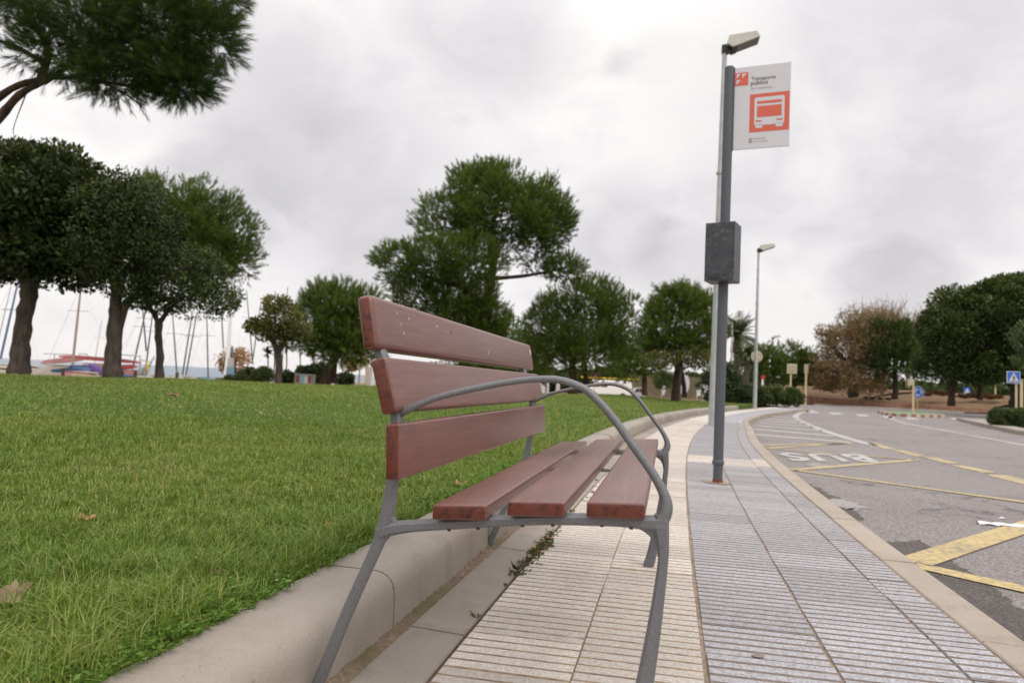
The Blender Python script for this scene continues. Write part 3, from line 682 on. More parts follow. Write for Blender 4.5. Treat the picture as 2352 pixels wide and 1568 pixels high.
def frame(y):
    m = casting('l', [(-.712, 0, .024, .026), (-.684, .075, .0235, .024), (-.632, .215, .023, .022), (-.583, .335, .023, .022), (-.562, .392, .028, .026)], y, 0); m.build('back_leg', M['cast'], bench, smooth=True)
    m = casting('p', [(-.566, .375, .030, .030), (-.556, .44, .024, .028), (-.5495, .52, .022, .026), (-.5495, .60, .022, .026), (-.562, .665, .022, .026), (-.589, .735, .022, .026), (-.608, .775, .020, .024), (-.628, .848, .014, .020)], y, 0); m.build('back_post', M['cast'], bench, smooth=True)
    m = casting('b', [(-.572, .376, .030, .030), (-.545, .386, .026, .032), (-.49, .397, .021, .034), (-.39, .4115, .019, .036), (-.24, .4325, .019, .036), (-.10, .4435, .020, .036), (-.04, .4445, .023, .034), (-.004, .445, .030, .030)], y, 0)
    m.build('seat_beam', M['cast'], bench, smooth=True)
    m = casting('f', [(-.054, 0, .041, .032), (-.042, .05, .038, .030), (-.025, .15, .032, .028), (-.0115, .25, .026, .025), (-.003, .33, .021, .023), (.001, .39, .020, .024), (-.005, .44, .030, .030), (-.0045, .462, .026, .028)], y, 0); m.build('front_leg', M['cast'], bench, smooth=True)
    g = MB(); arc = [(-.062 , .438)] + [(-.062 + .052 * sin(a), .384 + .050 * cos(a)) for a in np.linspace(.3, pi / 2, 9)] + [(-.003, .380), (.002, .438)]
    g.prism(arc, y - .006, y + .006, 'y'); g.build('corner_web', M['cast'], bench, bevel=.003)
    g = MB(); g.prism([(-.572, .395), (-.558, .432), (-.550, .414), (-.538, .400), (-.515, .394)], y - .009, y + .009, 'y'); g.prism([(-.59, .335), (-.560, .382), (-.520, .388), (-.548, .374), (-.565, .352)], y - .009, y + .009, 'y'); g.build('corner_web', M['cast'], bench, bevel=.002)
    A = [(-.549, .622), (-.50, .645), (-.455, .663), (-.37, .686), (-.29, .703), (-.235, .7085), (-.205, .7065), (-.175, .698), (-.150, .685), (-.108, .645), (-.066, .592), (-.023, .537), (-.001, .499), (.0035, .475), (-.002, .455)]
    R_ = [.010, .0075, .0068, .0066, .0066, .0070, .0074, .0078, .0078, .0078, .0080, .0085, .0100, .0125, .014]
    pp = catmull([(a, b, r) for (a, b), r in zip(A, R_)], 6)
    m = MB(); m.tube([(p[0], y, p[1]) for p in pp], [p[2] for p in pp], 12); m.build('armrest', M['cast'], bench, smooth=True)
    b = MB()
    for s_, z_ in [(-.42, .4045 - .003), (-.36, .414 - .004), (-.27, .4265 - .003), (-.21, .433 - .003), (-.115, .440 - .002), (-.06, .4405 - .002)]:
        b.tube([(s_, y - .0125, z_ - .0065), (s_, y - .0125, z_ - .002)], .0038, 8)
    b.build('bolt', M['dark'], bench)['kind'] = 'stuff'
frame(.045); frame(1.497)
# embossed maker's panel on the far front leg: raised border and raised letters
mm = MB(); yb = 1.497 - .0145
cA = (-.0455, .035); cB = (-.0265, .15); dx_ = np.array([cB[0] - cA[0], cB[1] - cA[1]]); Ln = np.linalg.norm(dx_); dx_ /= Ln; nx_ = np.array([-dx_[1], dx_[0]])
def q2(u, v): return (cA[0] + dx_[0] * u + nx_[0] * v, cA[1] + dx_[1] * u + nx_[1] * v)
def raised(u0, v0, u1, v1):
    mm.prism([q2(u0, v0), q2(u1, v0), q2(u1, v1), q2(u0, v1)], yb - .0012, yb + .006, 'y')
hw = .0105
raised(0, -hw, Ln, -hw + .0012); raised(0, hw - .0012, Ln, hw); raised(0, -hw, .0012, hw); raised(Ln - .0012, -hw, Ln, hw)
# worn raised letters, strokes only (they cannot be read in the photograph either)
for k, st in enumerate(['l', 'l', 'E', 'Z', 'Z', 'O', 'l', 'l']):
    u0 = .007 + k * .0130
    if st == 'l': raised(u0, -.0065, u0 + .0025, .0065)
    elif st == 'E': raised(u0, -.0065, u0 + .0022, .0065); raised(u0, -.0065, u0 + .008, -.0045); raised(u0, -.001, u0 + .007, .001); raised(u0, .0045, u0 + .008, .0065)
    elif st == 'Z': raised(u0, -.0065, u0 + .008, -.0045); raised(u0, .0045, u0 + .008, .0065); mm.prism([q2(u0, -.0065), q2(u0 + .0025, -.0065), q2(u0 + .008, .0065), q2(u0 + .0055, .0065)], yb - .0012, yb + .006, 'y')
    else: raised(u0, -.0065, u0 + .008, -.0045); raised(u0, .0045, u0 + .008, .0065); raised(u0, -.0065, u0 + .002, .0065); raised(u0 + .006, -.0065, u0 + .008, .0065)
mm.build('embossed_panel', M['cast'], bench)
# flat strap under the middle of the seat
mm = MB(); mm.prism([(-.46, .408), (-.30, .430), (-.03, .450), (-.03, .456), (-.30, .4375), (-.46, .4165)], .815, .845, 'y'); mm.build('seat_strap', M['cast'], bench)
# bird droppings / paint flecks on the top slat: tiny raised splinters, one dark chip and one sticker
def on_top_face(u, y, lift=.0006):
    a = radians(11.7); return (-.582 - sin(a) * u + cos(a) * lift, y, .755 + cos(a) * u + sin(a) * lift)
for y, u, l, wd, mt in [(.13, .083, .009, .002, 'white'), (.145, .060, .008, .0012, 'white'), (.20, .078, .009, .002, 'white'), (.155, .040, .009, .0025, 'white'), (.40, .078, .009, .003, 'white'), (.52, .070, .012, .006, 'woodend'), (.90, .03, .016, .002, 'white')]:
    m = MB(); a = rng.uniform(-.4, .4)
    P = [on_top_face(u, y, 0), on_top_face(u + .3 * l, y + wd, .0009), on_top_face(u + l, y + wd * .3 + a * .01, .0004), on_top_face(u + .5 * l, y - wd * .6, .0009), on_top_face(u + .4 * l, y, .0018)]
    m.add(P, [(0, 1, 4), (1, 2, 4), (2, 3, 4), (3, 0, 4)]); m.build('fleck', M[mt], bench)
m = MB(); cen = on_top_face(.078, SL - .035)
for r0, r1, mt in ((.0, .010, 0), (.010, .017, 1)):
    n = 20; P = []
    for k in range(n):
        for r in (r0, r1): P.append(on_top_face(.080 + r * cos(2 * pi * k / n), SL - .03 + r * sin(2 * pi * k / n), .0008 if mt == 0 else .0010))
    m.add(P, [(2 * k, 2 * k + 1, (2 * k + 3) % (2 * n), (2 * k + 2) % (2 * n)) for k in range(n)], mt)
M['sticker'] = simple('faded_pink_sticker', (.55, .22, .25), .5); m.build('round_sticker', [M['signw'], M['sticker']], bench)

# ================================================================ bus stop
pb = np.array([1.630, 5.30, 0.]); stop = empty('bus_stop_sign', pb)
tag(stop, 'grey steel bus stop pole with white flag sign, red bus pictogram and dark steel box', 'bus stop')
def loc(o): return o
m = MB(); m.tube([(0, 0, .16), (0, 0, 1.2), (0, 0, 3.27)], .038, 20); m.build('pole', M['polegrey'], stop, smooth=True)
m = MB(); m.tube([(0, 0, .012), (0, 0, .13), (0, 0, .14)], .0355, 20); m.build('pole_foot', M['polegrey'], stop, smooth=True)
m = MB(); m.tube([(0, 0, .13), (0, 0, .145), (0, 0, .165), (0, 0, .175)], [.0365, .045, .045, .0385], 20); m.build('collar', M['polegrey'], stop, smooth=True)
m = MB(); m.tube([(0, 0, .004), (0, 0, .028)], [.042, .0375], 20); m.build('rusty_ring', M['rustm'], stop, smooth=True)
m = MB(); n = 28; m.add([(0, 0, .006)] + [((.10 + rng.uniform(-.02, .025)) * cos(2 * pi * k / n) * 1.1, (.08 + rng.uniform(-.02, .03)) * sin(2 * pi * k / n), .003) for k in range(n)], [(0, 1 + k, 1 + (k + 1) % n) for k in range(n)])
m.build('mortar_collar', M['groove_b'], stop)
m = MB(); m.tube([(0, 0, 3.27), (0, 0, 3.276)], [.038, .034], 20); m.build('pole_cap', M['polegrey'], stop, smooth=True)
# flag sign
tl = at(1687, 158, 5.28); bl = at(1685, 346, 5.28); tr = at(1817.5, 141, 5.13); brr = at(1813, 334, 5.13)
zt = (tl[2] + tr[2]) / 2; zb = (bl[2] + brr[2]) / 2; x0, y0 = (tl[0] + bl[0]) / 2, 5.28; x1, y1 = (tr[0] + brr[0]) / 2, 5.13
Wd = sqrt((x1 - x0) ** 2 + (y1 - y0) ** 2); Hd = zt - zb; rz = atan2(y1 - y0, x1 - x0)
print('SIGN', Wd, Hd, math.degrees(rz), zt, zb)
panel = MB(); panel.box((0, 0, 0), (Wd, .012, Hd)); panel = panel.build('sign_panel', [M['signw']], stop, bevel=.002)
panel.location = (x0 - pb[0], y0 - pb[1], zb); panel.rotation_euler = (0, 0, rz)
def flat(name, polys, mat, y=-.0012):
    m = MB()
    for P in polys: m.add([(p[0] * Wd, y, p[1] * Hd) for p in P], [tuple(range(len(P)))])
    return m.build(name, mat, panel)
def rect(a, b, c, d): return [(a, b), (c, b), (c, d), (a, d)]
# logo: red square, three white triangles (image fractions measured from the photograph)
flat('logo', [rect(.0, .775, .245, .935)], M['signr'])
flat('logo_triangle', [[(.03, .92), (.11, .92), (.03, .865)], [(.135, .92), (.215, .92), (.135, .865)], [(.03, .845), (.11, .845), (.03, .79)]], M['signw'], -.0024)
X0, X1, Z0, Z1 = .285, .985, .195, .655
flat('bus_square', [rect(X0, Z0, X1, Z1)], M['signr'])
def bx_(a, b): return (X0 + a * (X1 - X0), Z0 + b * (Z1 - Z0))
def roundrect(a, b, c, d, r, n=5):
    P = []; asp = 1.0
    for (cx_, cy_, a0) in ((c - r, b + r, -90), (c - r, d - r, 0), (a + r, d - r, 90), (a + r, b + r, 180)):
        for k in range(n): t = radians(a0 + 90 * k / (n - 1)); P.append(bx_(cx_ + r * cos(t), cy_ + r * sin(t)))
    return P
flat('bus_pictogram', [roundrect(.12, .17, .88, .90, .045), [bx_(*p) for p in ((.16, .10), (.33, .10), (.33, .19), (.16, .19))], [bx_(*p) for p in ((.67, .10), (.84, .10), (.84, .19), (.67, .19))]], M['signw'], -.0024)
flat('bus_window', [[bx_(*p) for p in ((.19, .73), (.81, .73), (.81, .80), (.19, .80))], [bx_(*p) for p in ((.19, .38), (.81, .38), (.81, .67), (.19, .67))], [bx_(*p) for p in ((.155, .265), (.31, .265), (.31, .30), (.155, .30))], [bx_(*p) for p in ((.69, .265), (.845, .265), (.845, .30), (.69, .30))]], M['signr'], -.0036)
def stext(body, x, z, width, mat, bold=0.0, squash=1.0):
    o = text_mesh(body, mat, 1.0, bold, 0, 'sign_lettering'); co = np.empty(len(o.data.vertices) * 3); o.data.vertices.foreach_get('co', co); co = co.reshape(-1, 3)
    k = width / (co[:, 0].max() - co[:, 0].min()); P = np.stack([(co[:, 0] - co[:, 0].min()) * k + x * Wd, np.full(len(co), -.0015), co[:, 1] * k * squash + z * Hd], 1)
    o.data.vertices.foreach_set('co', P.ravel()); o.data.update(); o.parent = panel
stext('Transports', .295, .823, .44 * Wd, M['signk'], .009); stext('públics', .295, .768, .30 * Wd, M['signk'], .009); stext('de Catalunya', .295, .712, .38 * Wd, M['signg'])
stext('Generalitat', .365, .108, .215 * Wd, M['signg']); stext('de Catalunya', .365, .073, .245 * Wd, M['signg'])
flat('crest', [rect(.285, .07, .342, .125)], M['signg'])
for zc in (.10, .5, .9): m = MB(); m.box((-.02, .002, Hd * zc - .02), (.004, .016, Hd * zc + .02)); m.build('sign_bracket', M['polegrey'], panel)
m = MB(); m.box((-.012, -.003, -.004), (.0005, .018, Hd + .004)); m.build('sign_edge', M['polegrey'], panel)
# steel box on the pole
zb_ = 1.542
c0 = on(1617, 645.5, zb_); c1 = on(1685, 643, zb_); c2 = on(1710, 653.5, zb_); dxb = c1 - c0; wb = np.linalg.norm(dxb[:2]); db = np.linalg.norm((c2 - c1)[:2]); rb = atan2(dxb[1], dxb[0])
hb = 138.5 / 1568 * c1[1] * 1.0
print('BOX', wb, db, math.degrees(rb), hb, c0, c1, c2)
m = MB(); m.box((0, 0, 0), (wb, .20, hb)); bx = m.build('steel_box', M['box'], stop, bevel=.003); bx.location = tuple(np.array([c0[0], c0[1], zb_]) - pb); bx.rotation_euler = (0, 0, rb)
m = MB(); m.box((.012, -.003, .045), (wb - .012, -.0005, hb - .02)); m.build('box_door', M['box'], bx, bevel=.001)
m = MB(); m.box((.03, -.004, .012), (wb * .55, -.0005, .032)); m.build('worn_label', M['dark'], bx)

# ================================================================ street lamps
def lamp(base, ztop, r0, r1, hw_, label, hdir, first=None):
    """square-shouldered luminaire on a tapered column"""
    o = empty('street_lamp', base); tag(o, label, 'street lamp', 'tall street lamps along the road')
    m = MB(); h_ = ztop - base[2]; m.tube([(0, 0, 0), (0, 0, .25 * h_), (0, 0, .6 * h_), (0, 0, h_)], [r0, r0 * .86, r0 * .62 + r1 * .2, r1], 12); m.build('column', M['galv'], o, smooth=True)
    m = MB(); m.box((-r0 * 1.6, -r0 * 1.6, 0), (r0 * 1.6, r0 * 1.6, .03)); m.build('base_plate', M['galv'], o)
    m = MB(); m.tube([(0, 0, h_ * .66), (0, 0, h_ * .66 + .05)], [r0 * .9, r0 * .9], 12); m.build('collar', M['galv'], o, smooth=True)
    c, s_ = cos(hdir), sin(hdir)
    hd = MB(); hd.prism([(.03, .03), (.07, .20), (.62, .265), (.68, .14), (.15, -.055)], -.17, .17, 'y'); hd = hd.build('lamp_head', M['hub'], o, bevel=.012)
    gl = MB(); gl.prism([(.24, -.030), (.66, .120), (.665, .135), (.24, -.012)], -.155, .155, 'y'); gl.build('lamp_glass', M['lens'], hd)
    ed = MB(); ed.prism([(.06, -.02), (.15, -.075), (.245, -.036), (.24, -.012), (.15, -.045), (.08, .0)], -.16, .16, 'y'); ed.build('glass_frame', M['dark'], hd)
    br = MB(); br.prism([(-.06, -.10), (.05, -.13), (.14, -.07), (.15, -.03), (.06, .07), (-.06, .06)], -.06, .06, 'y'); br.build('bracket', M['dark'], o, bevel=.01).location = (0, 0, h_)
    hd.location = (0, 0, h_); hd.scale = (1, 1, 1)
    o.rotation_euler = (0, 0, hdir); return o
LA = on(1639, 978, 0)
lamp((LA[0], LA[1], -.01), at(1667, 112, LA[1])[2], .105, .045, 0, 'tall galvanised street lamp directly behind the bus stop pole', radians(-12))
LB = on(1733, 939, 0); lamp((LB[0], LB[1], -.01), at(1745, 574, LB[1])[2], .085, .045, 0, 'galvanised street lamp at the far end of the pavement, beside the round sign', radians(-8))
p = at(1771, 895, 62); q = at(1776, 776, 62); lamp((p[0], p[1], p[2] - .6), q[2], .09, .05, 0, 'distant street lamp in front of the rounded pines beyond the hedge', radians(-8))
p = at(1679, 850, 50); q = at(1684, 735, 50); lamp((p[0], p[1], p[2] - 1.3), q[2], .085, .05, 0, 'distant street lamp in front of the palm trees', radians(-5))
o = empty('lamp_post', at(519, 874, 40)); b = at(519, 874, 40); t_ = at(523, 700, 40)
tag(o, 'white tapered lamp post by the beach, between the masts and the orange tree', 'street lamp')
m = MB(); m.tube([(0, 0, -.3), (0, 0, .55)], .17, 12); m.build('post_foot', M['white'], o, smooth=True)
m = MB(); m.tube([(0, 0, .5), (0, 0, t_[2] - b[2])], [.13, .07], 12); m.build('column', M['white'], o, smooth=True)
m = MB(); m.box((-.25, -.12, t_[2] - b[2]), (.35, .12, t_[2] - b[2] + .12)); m.build('lamp_head', M['hub'], o, bevel=.02)

# ================================================================ vegetation
def clumps(blobs, dens, Y):
    """subdivide crown blobs (world centre, radii) into leafy clumps on and inside their surface"""
    out = []
    for c, r in blobs:
        area = (r[0] * r[1] + r[0] * r[2] + r[1] * r[2]) * 4.2
        rc = .30 * (r[0] * r[1] * r[2]) ** (1 / 3); n = max(8, int(area / (rc * rc * 2.2) * dens))
        d = rng.normal(0, 1, (n, 3)); d /= np.linalg.norm(d, axis=1)[:, None]
        f = np.where(rng.random(n) < .70, rng.uniform(.72, .98, n), rng.uniform(.2, .7, n))
        P = np.array(c) + d * np.array(r) * f[:, None] * .92
        out += [(p, rc * rng.uniform(.7, 1.35), dd) for p, dd in zip(P, d)]
    return out
def px_blob(x, y, rx, ry, Y, dY=0.0, depth=.85):
    k = (Y + dY) / 1568 * 1.03
    return (at(x, y, Y + dY), (rx * k, max(rx, ry) * k * depth, ry * k))
def leaf_crown(name, blobs, size, per, mat, parent, loc, dens=1.0, aspect=.5, up=0.0, Y=20, jit=.7, hang=0):
    P = []; Nn = []; Sz = []; Vv = []
    for p, rc, d in clumps(blobs, dens, Y):
        n = int(per * (rc / (.3 * 1.5)) ** 2 * rng.uniform(.7, 1.2)) + 6
        q = rng.normal(0, 1, (n, 3)); q /= np.linalg.norm(q, axis=1)[:, None]; q = q + d * .55; q /= np.linalg.norm(q, axis=1)[:, None]
        rr = rc * rng.uniform(.55, 1.08, n)[:, None]
        P.append(p + q * rr * np.array([1.1, 1.1, .85])); nn = q + np.array([0, 0, up]); Nn.append(nn)
        Sz.append(size * rng.uniform(.65, 1.3, n)); base = rng.normal(.45, .19); Vv.append(np.clip(base + rng.normal(0, .16, n) + .16 * q[:, 2], .02, 1.1))  # random value, raised to a lighter colour towards the top of each clump
    V = leaf_quads(np.concatenate(P), np.concatenate(Nn), np.concatenate(Sz), aspect, jit, -hang)
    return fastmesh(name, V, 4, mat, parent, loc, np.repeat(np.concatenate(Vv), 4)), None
def pine_crown(name, blobs, L_, nl, K, wdt, mat, parent, loc, dens=1.0, Y=30, up=.55, per=9, spread=(.45, .95), thin=1.0):
    Ps = []; Ds = []; Ls = []; Vs = []
    for p, rc, d in clumps(blobs, dens, Y):
        n = max(4, int(1.25 * per * (rc / (L_ * 2.6)) ** 2 * thin * rng.uniform(.7, 1.3)) + 3)
        q = rng.normal(0, 1, (n, 3)) + d * .8; q /= np.linalg.norm(q, axis=1)[:, None]
        Ps.append(p + q * rc * rng.uniform(.35, .95, n)[:, None]); dd = q + d * .35 + np.array([0, 0, up]); dd /= np.linalg.norm(dd, axis=1)[:, None]; Ds.append(dd)
        Ls.append(L_ * rng.uniform(.6, 1.65, n)); Vs.append(np.clip(rng.normal(.42, .10) + rng.normal(0, .12, n) + .18 * dd[:, 2] - .05, .02, 1))  # random value, raised to a lighter colour on tufts that point up
    P = np.concatenate(Ps); D = np.concatenate(Ds); Ln = np.concatenate(Ls); Vv = np.concatenate(Vs); n = len(P)
    P = np.repeat(P, K, 0); D = np.repeat(D, K, 0); Ln = np.repeat(Ln, K); Vv = np.repeat(Vv, K)
    m = n * K; t = rng.random(m) ** .8; r_ = rng.normal(0, 1, (m, 3)); pr = r_ - D * (r_ * D).sum(1)[:, None]; pr /= np.linalg.norm(pr, axis=1)[:, None]
    s = rng.uniform(spread[0], spread[1], m)[:, None] * (1.15 - .55 * t[:, None]); nd = D + pr * s; nd /= np.linalg.norm(nd, axis=1)[:, None]
    B = P + D * (Ln * t)[:, None]; l = nl * rng.uniform(.7, 1.15, m)[:, None]; sd_ = np.cross(nd, rng.normal(0, 1, (m, 3))); sd_ /= np.linalg.norm(sd_, axis=1)[:, None]
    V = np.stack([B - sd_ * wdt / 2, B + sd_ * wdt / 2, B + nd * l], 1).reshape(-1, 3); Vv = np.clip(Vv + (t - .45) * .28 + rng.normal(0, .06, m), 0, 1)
    # twigs that carry the tufts
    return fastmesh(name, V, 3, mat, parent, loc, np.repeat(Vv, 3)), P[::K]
def trunk(name, polys, Y, mat, parent, loc, blobs=None, twigs=0, tw=.03, start=None):
    """polys: [(points in picture units at distance Y, radii in the same units)]"""
    m = MB(); k = Y / 1568; ends = []
    for pts, rad in polys:
        W_ = catmull([(*at(x, y, Y + (p3[0] if p3 else 0)), r) for (x, y, *p3), r in zip(pts, rad)], 4)
        P = [(p[0] + rng.normal(0, p[3] * k * .06), p[1], p[2]) for p in W_]; m.tube(P, [max(.004, p[3] * k * (1 + .08 * sin(i * 1.9))) for i, p in enumerate(W_)], 10); ends.append((W_[-1][:3], W_[-1][3] * k)); ends.append((W_[-3][:3], W_[-3][3] * k))
    if blobs and twigs:
        for i in range(twigs):
            c, r = blobs[rng.integers(len(blobs))]; d = rng.normal(0, 1, 3); d /= np.linalg.norm(d); d[2] = abs(d[2]) * .8 - .15
            tgt = np.array(c) + d * np.array(r) * rng.uniform(.55, .92); e, er = min(ends, key=lambda q: np.linalg.norm(np.array(q[0]) - tgt) * rng.uniform(.8, 1.3)) if start is None else start[rng.integers(len(start))]
            e = np.array(e); mid = e + (tgt - e) * .5 + rng.normal(0, .08, 3) * np.linalg.norm(tgt - e); q1 = e + (tgt - e) * .2 + np.array([0, 0, .03])
            C_ = catmull([e, q1, mid, tgt], 3); a = min(er * .6, tw * 1.8); m.tube(C_, [a * (1 - i2 / (len(C_) - 1)) ** .8 + tw * .12 for i2 in range(len(C_))], 5)
            if i < twigs * .6 and len(ends) < 60: ends.append((mid, tw))
    return m.build(name, mat, parent, loc, smooth=True)
def tree(name, label, cat, Y, base, tr, bl, style, group=None, drop=.25, **kw):
    b = at(base[0], base[1], Y); b = np.array([b[0], b[1], b[2] - drop]); e = empty(name, b); tag(e, label, cat, group)
    blobs = [px_blob(x, y, rx, ry, Y, *(q[0:1] if q else [0])) for x, y, rx, ry, *q in bl]
    tr = [([(base[0], base[1] + drop * 1568 / Y)] + list(p) if i == 0 else list(p), [r[0] * 1.15] + list(r) if i == 0 else list(r)) for i, (p, r) in enumerate(tr)]
    bk = kw.pop('bark', 'bark'); tw = kw.pop('twigs', 40); twr = kw.pop('tw', .03)
    trunk('trunk', tr, Y, M[bk], e, b, blobs, tw, twr)
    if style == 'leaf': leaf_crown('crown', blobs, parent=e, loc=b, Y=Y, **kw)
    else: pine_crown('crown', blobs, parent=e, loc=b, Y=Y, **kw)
    return e
GL = dict(size=.175, per=115, mat=M['gloss'], up=.25, jit=.75, aspect=.5)
tree('broadleaf_tree', 'large dark glossy-leaved tree at the left edge of the lawn with a thick forked trunk', 'tree', 19.5, (40, 857),
     [([(42, 850), (48, 800), (55, 740), (64, 690), (68, 655)], [23, 19, 17, 17, 19]), ([(66, 670), (50, 635), (20, 600), (-30, 570)], [13, 11, 9, 5]), ([(68, 665), (95, 625), (130, 595), (170, 560)], [13, 10, 8, 4]), ([(67, 660), (72, 600), (80, 520)], [11, 8, 5])],
     [(40, 480, 185, 142), (-110, 480, 120, 150), (160, 545, 100, 105), (-30, 575, 110, 60), (60, 425, 130, 90), (170, 440, 85, 85), (110, 580, 80, 65)], 'leaf', twigs=50, **GL)
tree('broadleaf_tree', 'dark dense tree on a straight trunk, second trunk from the left', 'tree', 19.0, (257, 868),
     [([(258, 858), (260, 800), (263, 740), (267, 690), (272, 640)], [21, 16, 14, 13, 12]), ([(270, 660), (240, 610), (215, 570)], [9, 7, 4]), ([(271, 650), (305, 600), (330, 560)], [9, 7, 4])],
     [(285, 520, 108, 122), (235, 590, 80, 80), (345, 580, 65, 80), (255, 455, 80, 58), (300, 650, 70, 48), (340, 500, 60, 75)], 'leaf', twigs=30, **dict(GL, size=.105))
tree('broadleaf_tree', 'low wide dark green tree on a slim forked trunk, third from the left', 'tree', 20.5, (366, 871),
     [([(366, 862), (367, 810), (364, 765), (366, 735)], [10, 8, 8, 9]), ([(366, 745), (350, 715), (335, 690)], [6, 5, 3]), ([(367, 740), (385, 715), (410, 690)], [6, 5, 3])],
     [(435, 650, 102, 74), (370, 655, 75, 66), (492, 685, 54, 46), (445, 605, 70, 40), (325, 685, 38, 24)], 'leaf', twigs=30, **dict(GL, mat=M['gloss2'], size=.10))
PN = dict(L_=.24, nl=.15, K=26, wdt=.016, spread=(.5, 1.15), mat=M['pine'], up=.7, bark='bark_pine')
tree('pine_tree', 'tall umbrella pine rising behind the low wide tree on the left', 'tree', 27, (262, 866),
     [([(268, 800), (285, 710), (340, 640), (380, 600)], [10, 9, 8, 7]), ([(378, 622), (420, 570), (480, 545)], [7, 5, 3]), ([(379, 620), (360, 540), (380, 490)], [7, 5, 3])],
     [(400, 500, 128, 86), (490, 540, 98, 86), (545, 590, 50, 54), (330, 480, 66, 68), (450, 590, 95, 50), (420, 540, 90, 60)], 'pine', twigs=60, per=32, **PN)
# near pine reaching in from the upper left
tree('pine_tree', 'overhanging pine branches with long needles in the upper left corner', 'tree', 10.5, (-330, 900),
     [([(-320, 700), (-260, 520), (-160, 400), (-60, 330), (0, 268), (45, 218), (95, 190)], [30, 26, 22, 15, 10, 8, 6]), ([(-100, 300), (-10, 228), (60, 190), (150, 178), (250, 190), (330, 200), (420, 175), (490, 150)], [11, 9, 7, 5, 4, 3, 2.4, 1.2]),
      ([(90, 192), (110, 130), (95, 80), (60, 20), (50, -60)], [9, 8, 7, 5, 4]), ([(105, 150), (60, 120), (0, 95), (-60, 90)], [6, 5, 4, 3]), ([(100, 190), (180, 140), (280, 100), (400, 60), (520, 40)], [7, 6, 4.5, 3, 1.5]), ([(240, 190), (300, 225), (330, 250)], [3, 2, 1]), ([(330, 200), (390, 215), (450, 235)], [3, 2, 1]),
      ([(60, 215), (30, 300), (45, 330), (5, 350)], [1.4, .8, .6, .4])],
     [(405, 60, 125, 88), (290, 90, 140, 82), (478, 85, 58, 58), (180, 45, 130, 75), (400, 165, 90, 42), (250, 185, 90, 30), (60, -40, 150, 55), (440, -40, 120, 50), (-60, 30, 90, 60, 1.0), (420, 195, 55, 20), (150, 120, 100, 50), (340, 30, 120, 80)], 'pine',
     twigs=170, tw=.012, bark='bark_pine', L_=.20, nl=.145, K=40, wdt=.0062, mat=M['pine_dark'], up=.25, per=25, spread=(.35, .8), dens=1.0)
tree('broadleaf_tree', 'small yellowish-green tree with an open crown on a forked trunk, beside the hedge', 'tree', 24, (638, 880),
     [([(639, 870), (641, 840), (640, 812), (640, 795)], [9, 8, 8, 9]), ([(640, 805), (625, 780), (610, 755)], [6, 5, 3]), ([(642, 802), (660, 775), (668, 745)], [6, 5, 3])],
     [(645, 730, 45, 42), (612, 755, 32, 26), (585, 748, 22, 14), (680, 755, 30, 36), (640, 700, 35, 20), (650, 765, 40, 22)], 'leaf', size=.13, per=60, mat=M['olive'], aspect=.5, twigs=40, tw=.02)
PN2 = dict(PN, L_=.30, nl=.18, K=28, wdt=.019, up=.85)
tree('pine_tree', 'round dense pine with a leaning trunk just left of the bench backrest', 'tree', 27, (745, 882),
     [([(750, 872), (760, 840), (772, 815), (776, 795)], [13, 11, 10, 10]), ([(770, 880), (768, 850), (772, 810)], [7, 6, 5])],
     [(775, 740, 78, 80), (725, 755, 55, 62), (835, 735, 52, 66), (790, 790, 85, 38), (770, 690, 60, 38)], 'pine', twigs=50, per=30, **PN2)
tree('pine_tree', 'big domed pine with lower side limbs rising behind the bench', 'tree', 33, (1100, 892),
     [([(1102, 870), (1108, 800), (1120, 700), (1135, 600)], [14, 13, 11, 9]), ([(1118, 710), (1060, 660), (990, 640), (920, 600)], [8, 7, 5, 3]), ([(1130, 640), (1200, 634), (1260, 624), (1310, 610)], [5, 4, 2.6, 1.5]), ([(1135, 605), (1130, 540), (1140, 480)], [8, 6, 4])],
     [(1135, 480, 128, 85), (1215, 520, 100, 102), (1040, 510, 85, 55), (1270, 510, 42, 66), (1130, 430, 95, 45), (1000, 590, 85, 48, -1.5), (920, 610, 55, 48, -1.5), (1085, 605, 75, 52, -1.5), (1295, 618, 44, 26), (1055, 690, 88, 72), (960, 680, 62, 55), (1110, 745, 58, 58), (1010, 755, 90, 60), (1090, 800, 90, 55)], 'pine', twigs=110, per=30, **dict(PN2, wdt=.021))
tree('pine_tree', 'broad low pine with two dark trunks behind the far end of the bench', 'tree', 36, (1315, 897),
     [([(1316, 880), (1315, 850), (1317, 810)], [9, 8, 8]), ([(1347, 892), (1344, 850), (1340, 810)], [7, 6, 5])],
     [(1345, 740, 110, 85), (1270, 765, 62, 75), (1430, 745, 60, 80), (1350, 690, 80, 42), (1350, 805, 118, 45)], 'pine', twigs=60, per=26, **PN2)
tree('pine_tree', 'rounded green pine just left of the bus stop pole with a slim leaning trunk', 'tree', 29, (1548, 917),
     [([(1550, 900), (1553, 870), (1558, 830), (1560, 800)], [8, 7, 6, 6]), ([(1572, 912), (1570, 880), (1562, 820)], [6, 5, 4])],
     [(1560, 735, 78, 68), (1615, 750, 40, 66), (1520, 760, 42, 58), (1560, 690, 52, 28), (1560, 800, 70, 26)], 'pine', twigs=50, per=30, **PN2)
tree('shrub', 'yellow-green scrub growing under the rounded pine behind the lawn', 'shrub', 28, (1560, 905), [([(1560, 885), (1565, 850)], [4, 3])],
     [(1515, 826, 40, 20), (1590, 822, 48, 22), (1625, 826, 26, 24)], 'leaf', size=.10, per=60, mat=M['olive'], twigs=10)
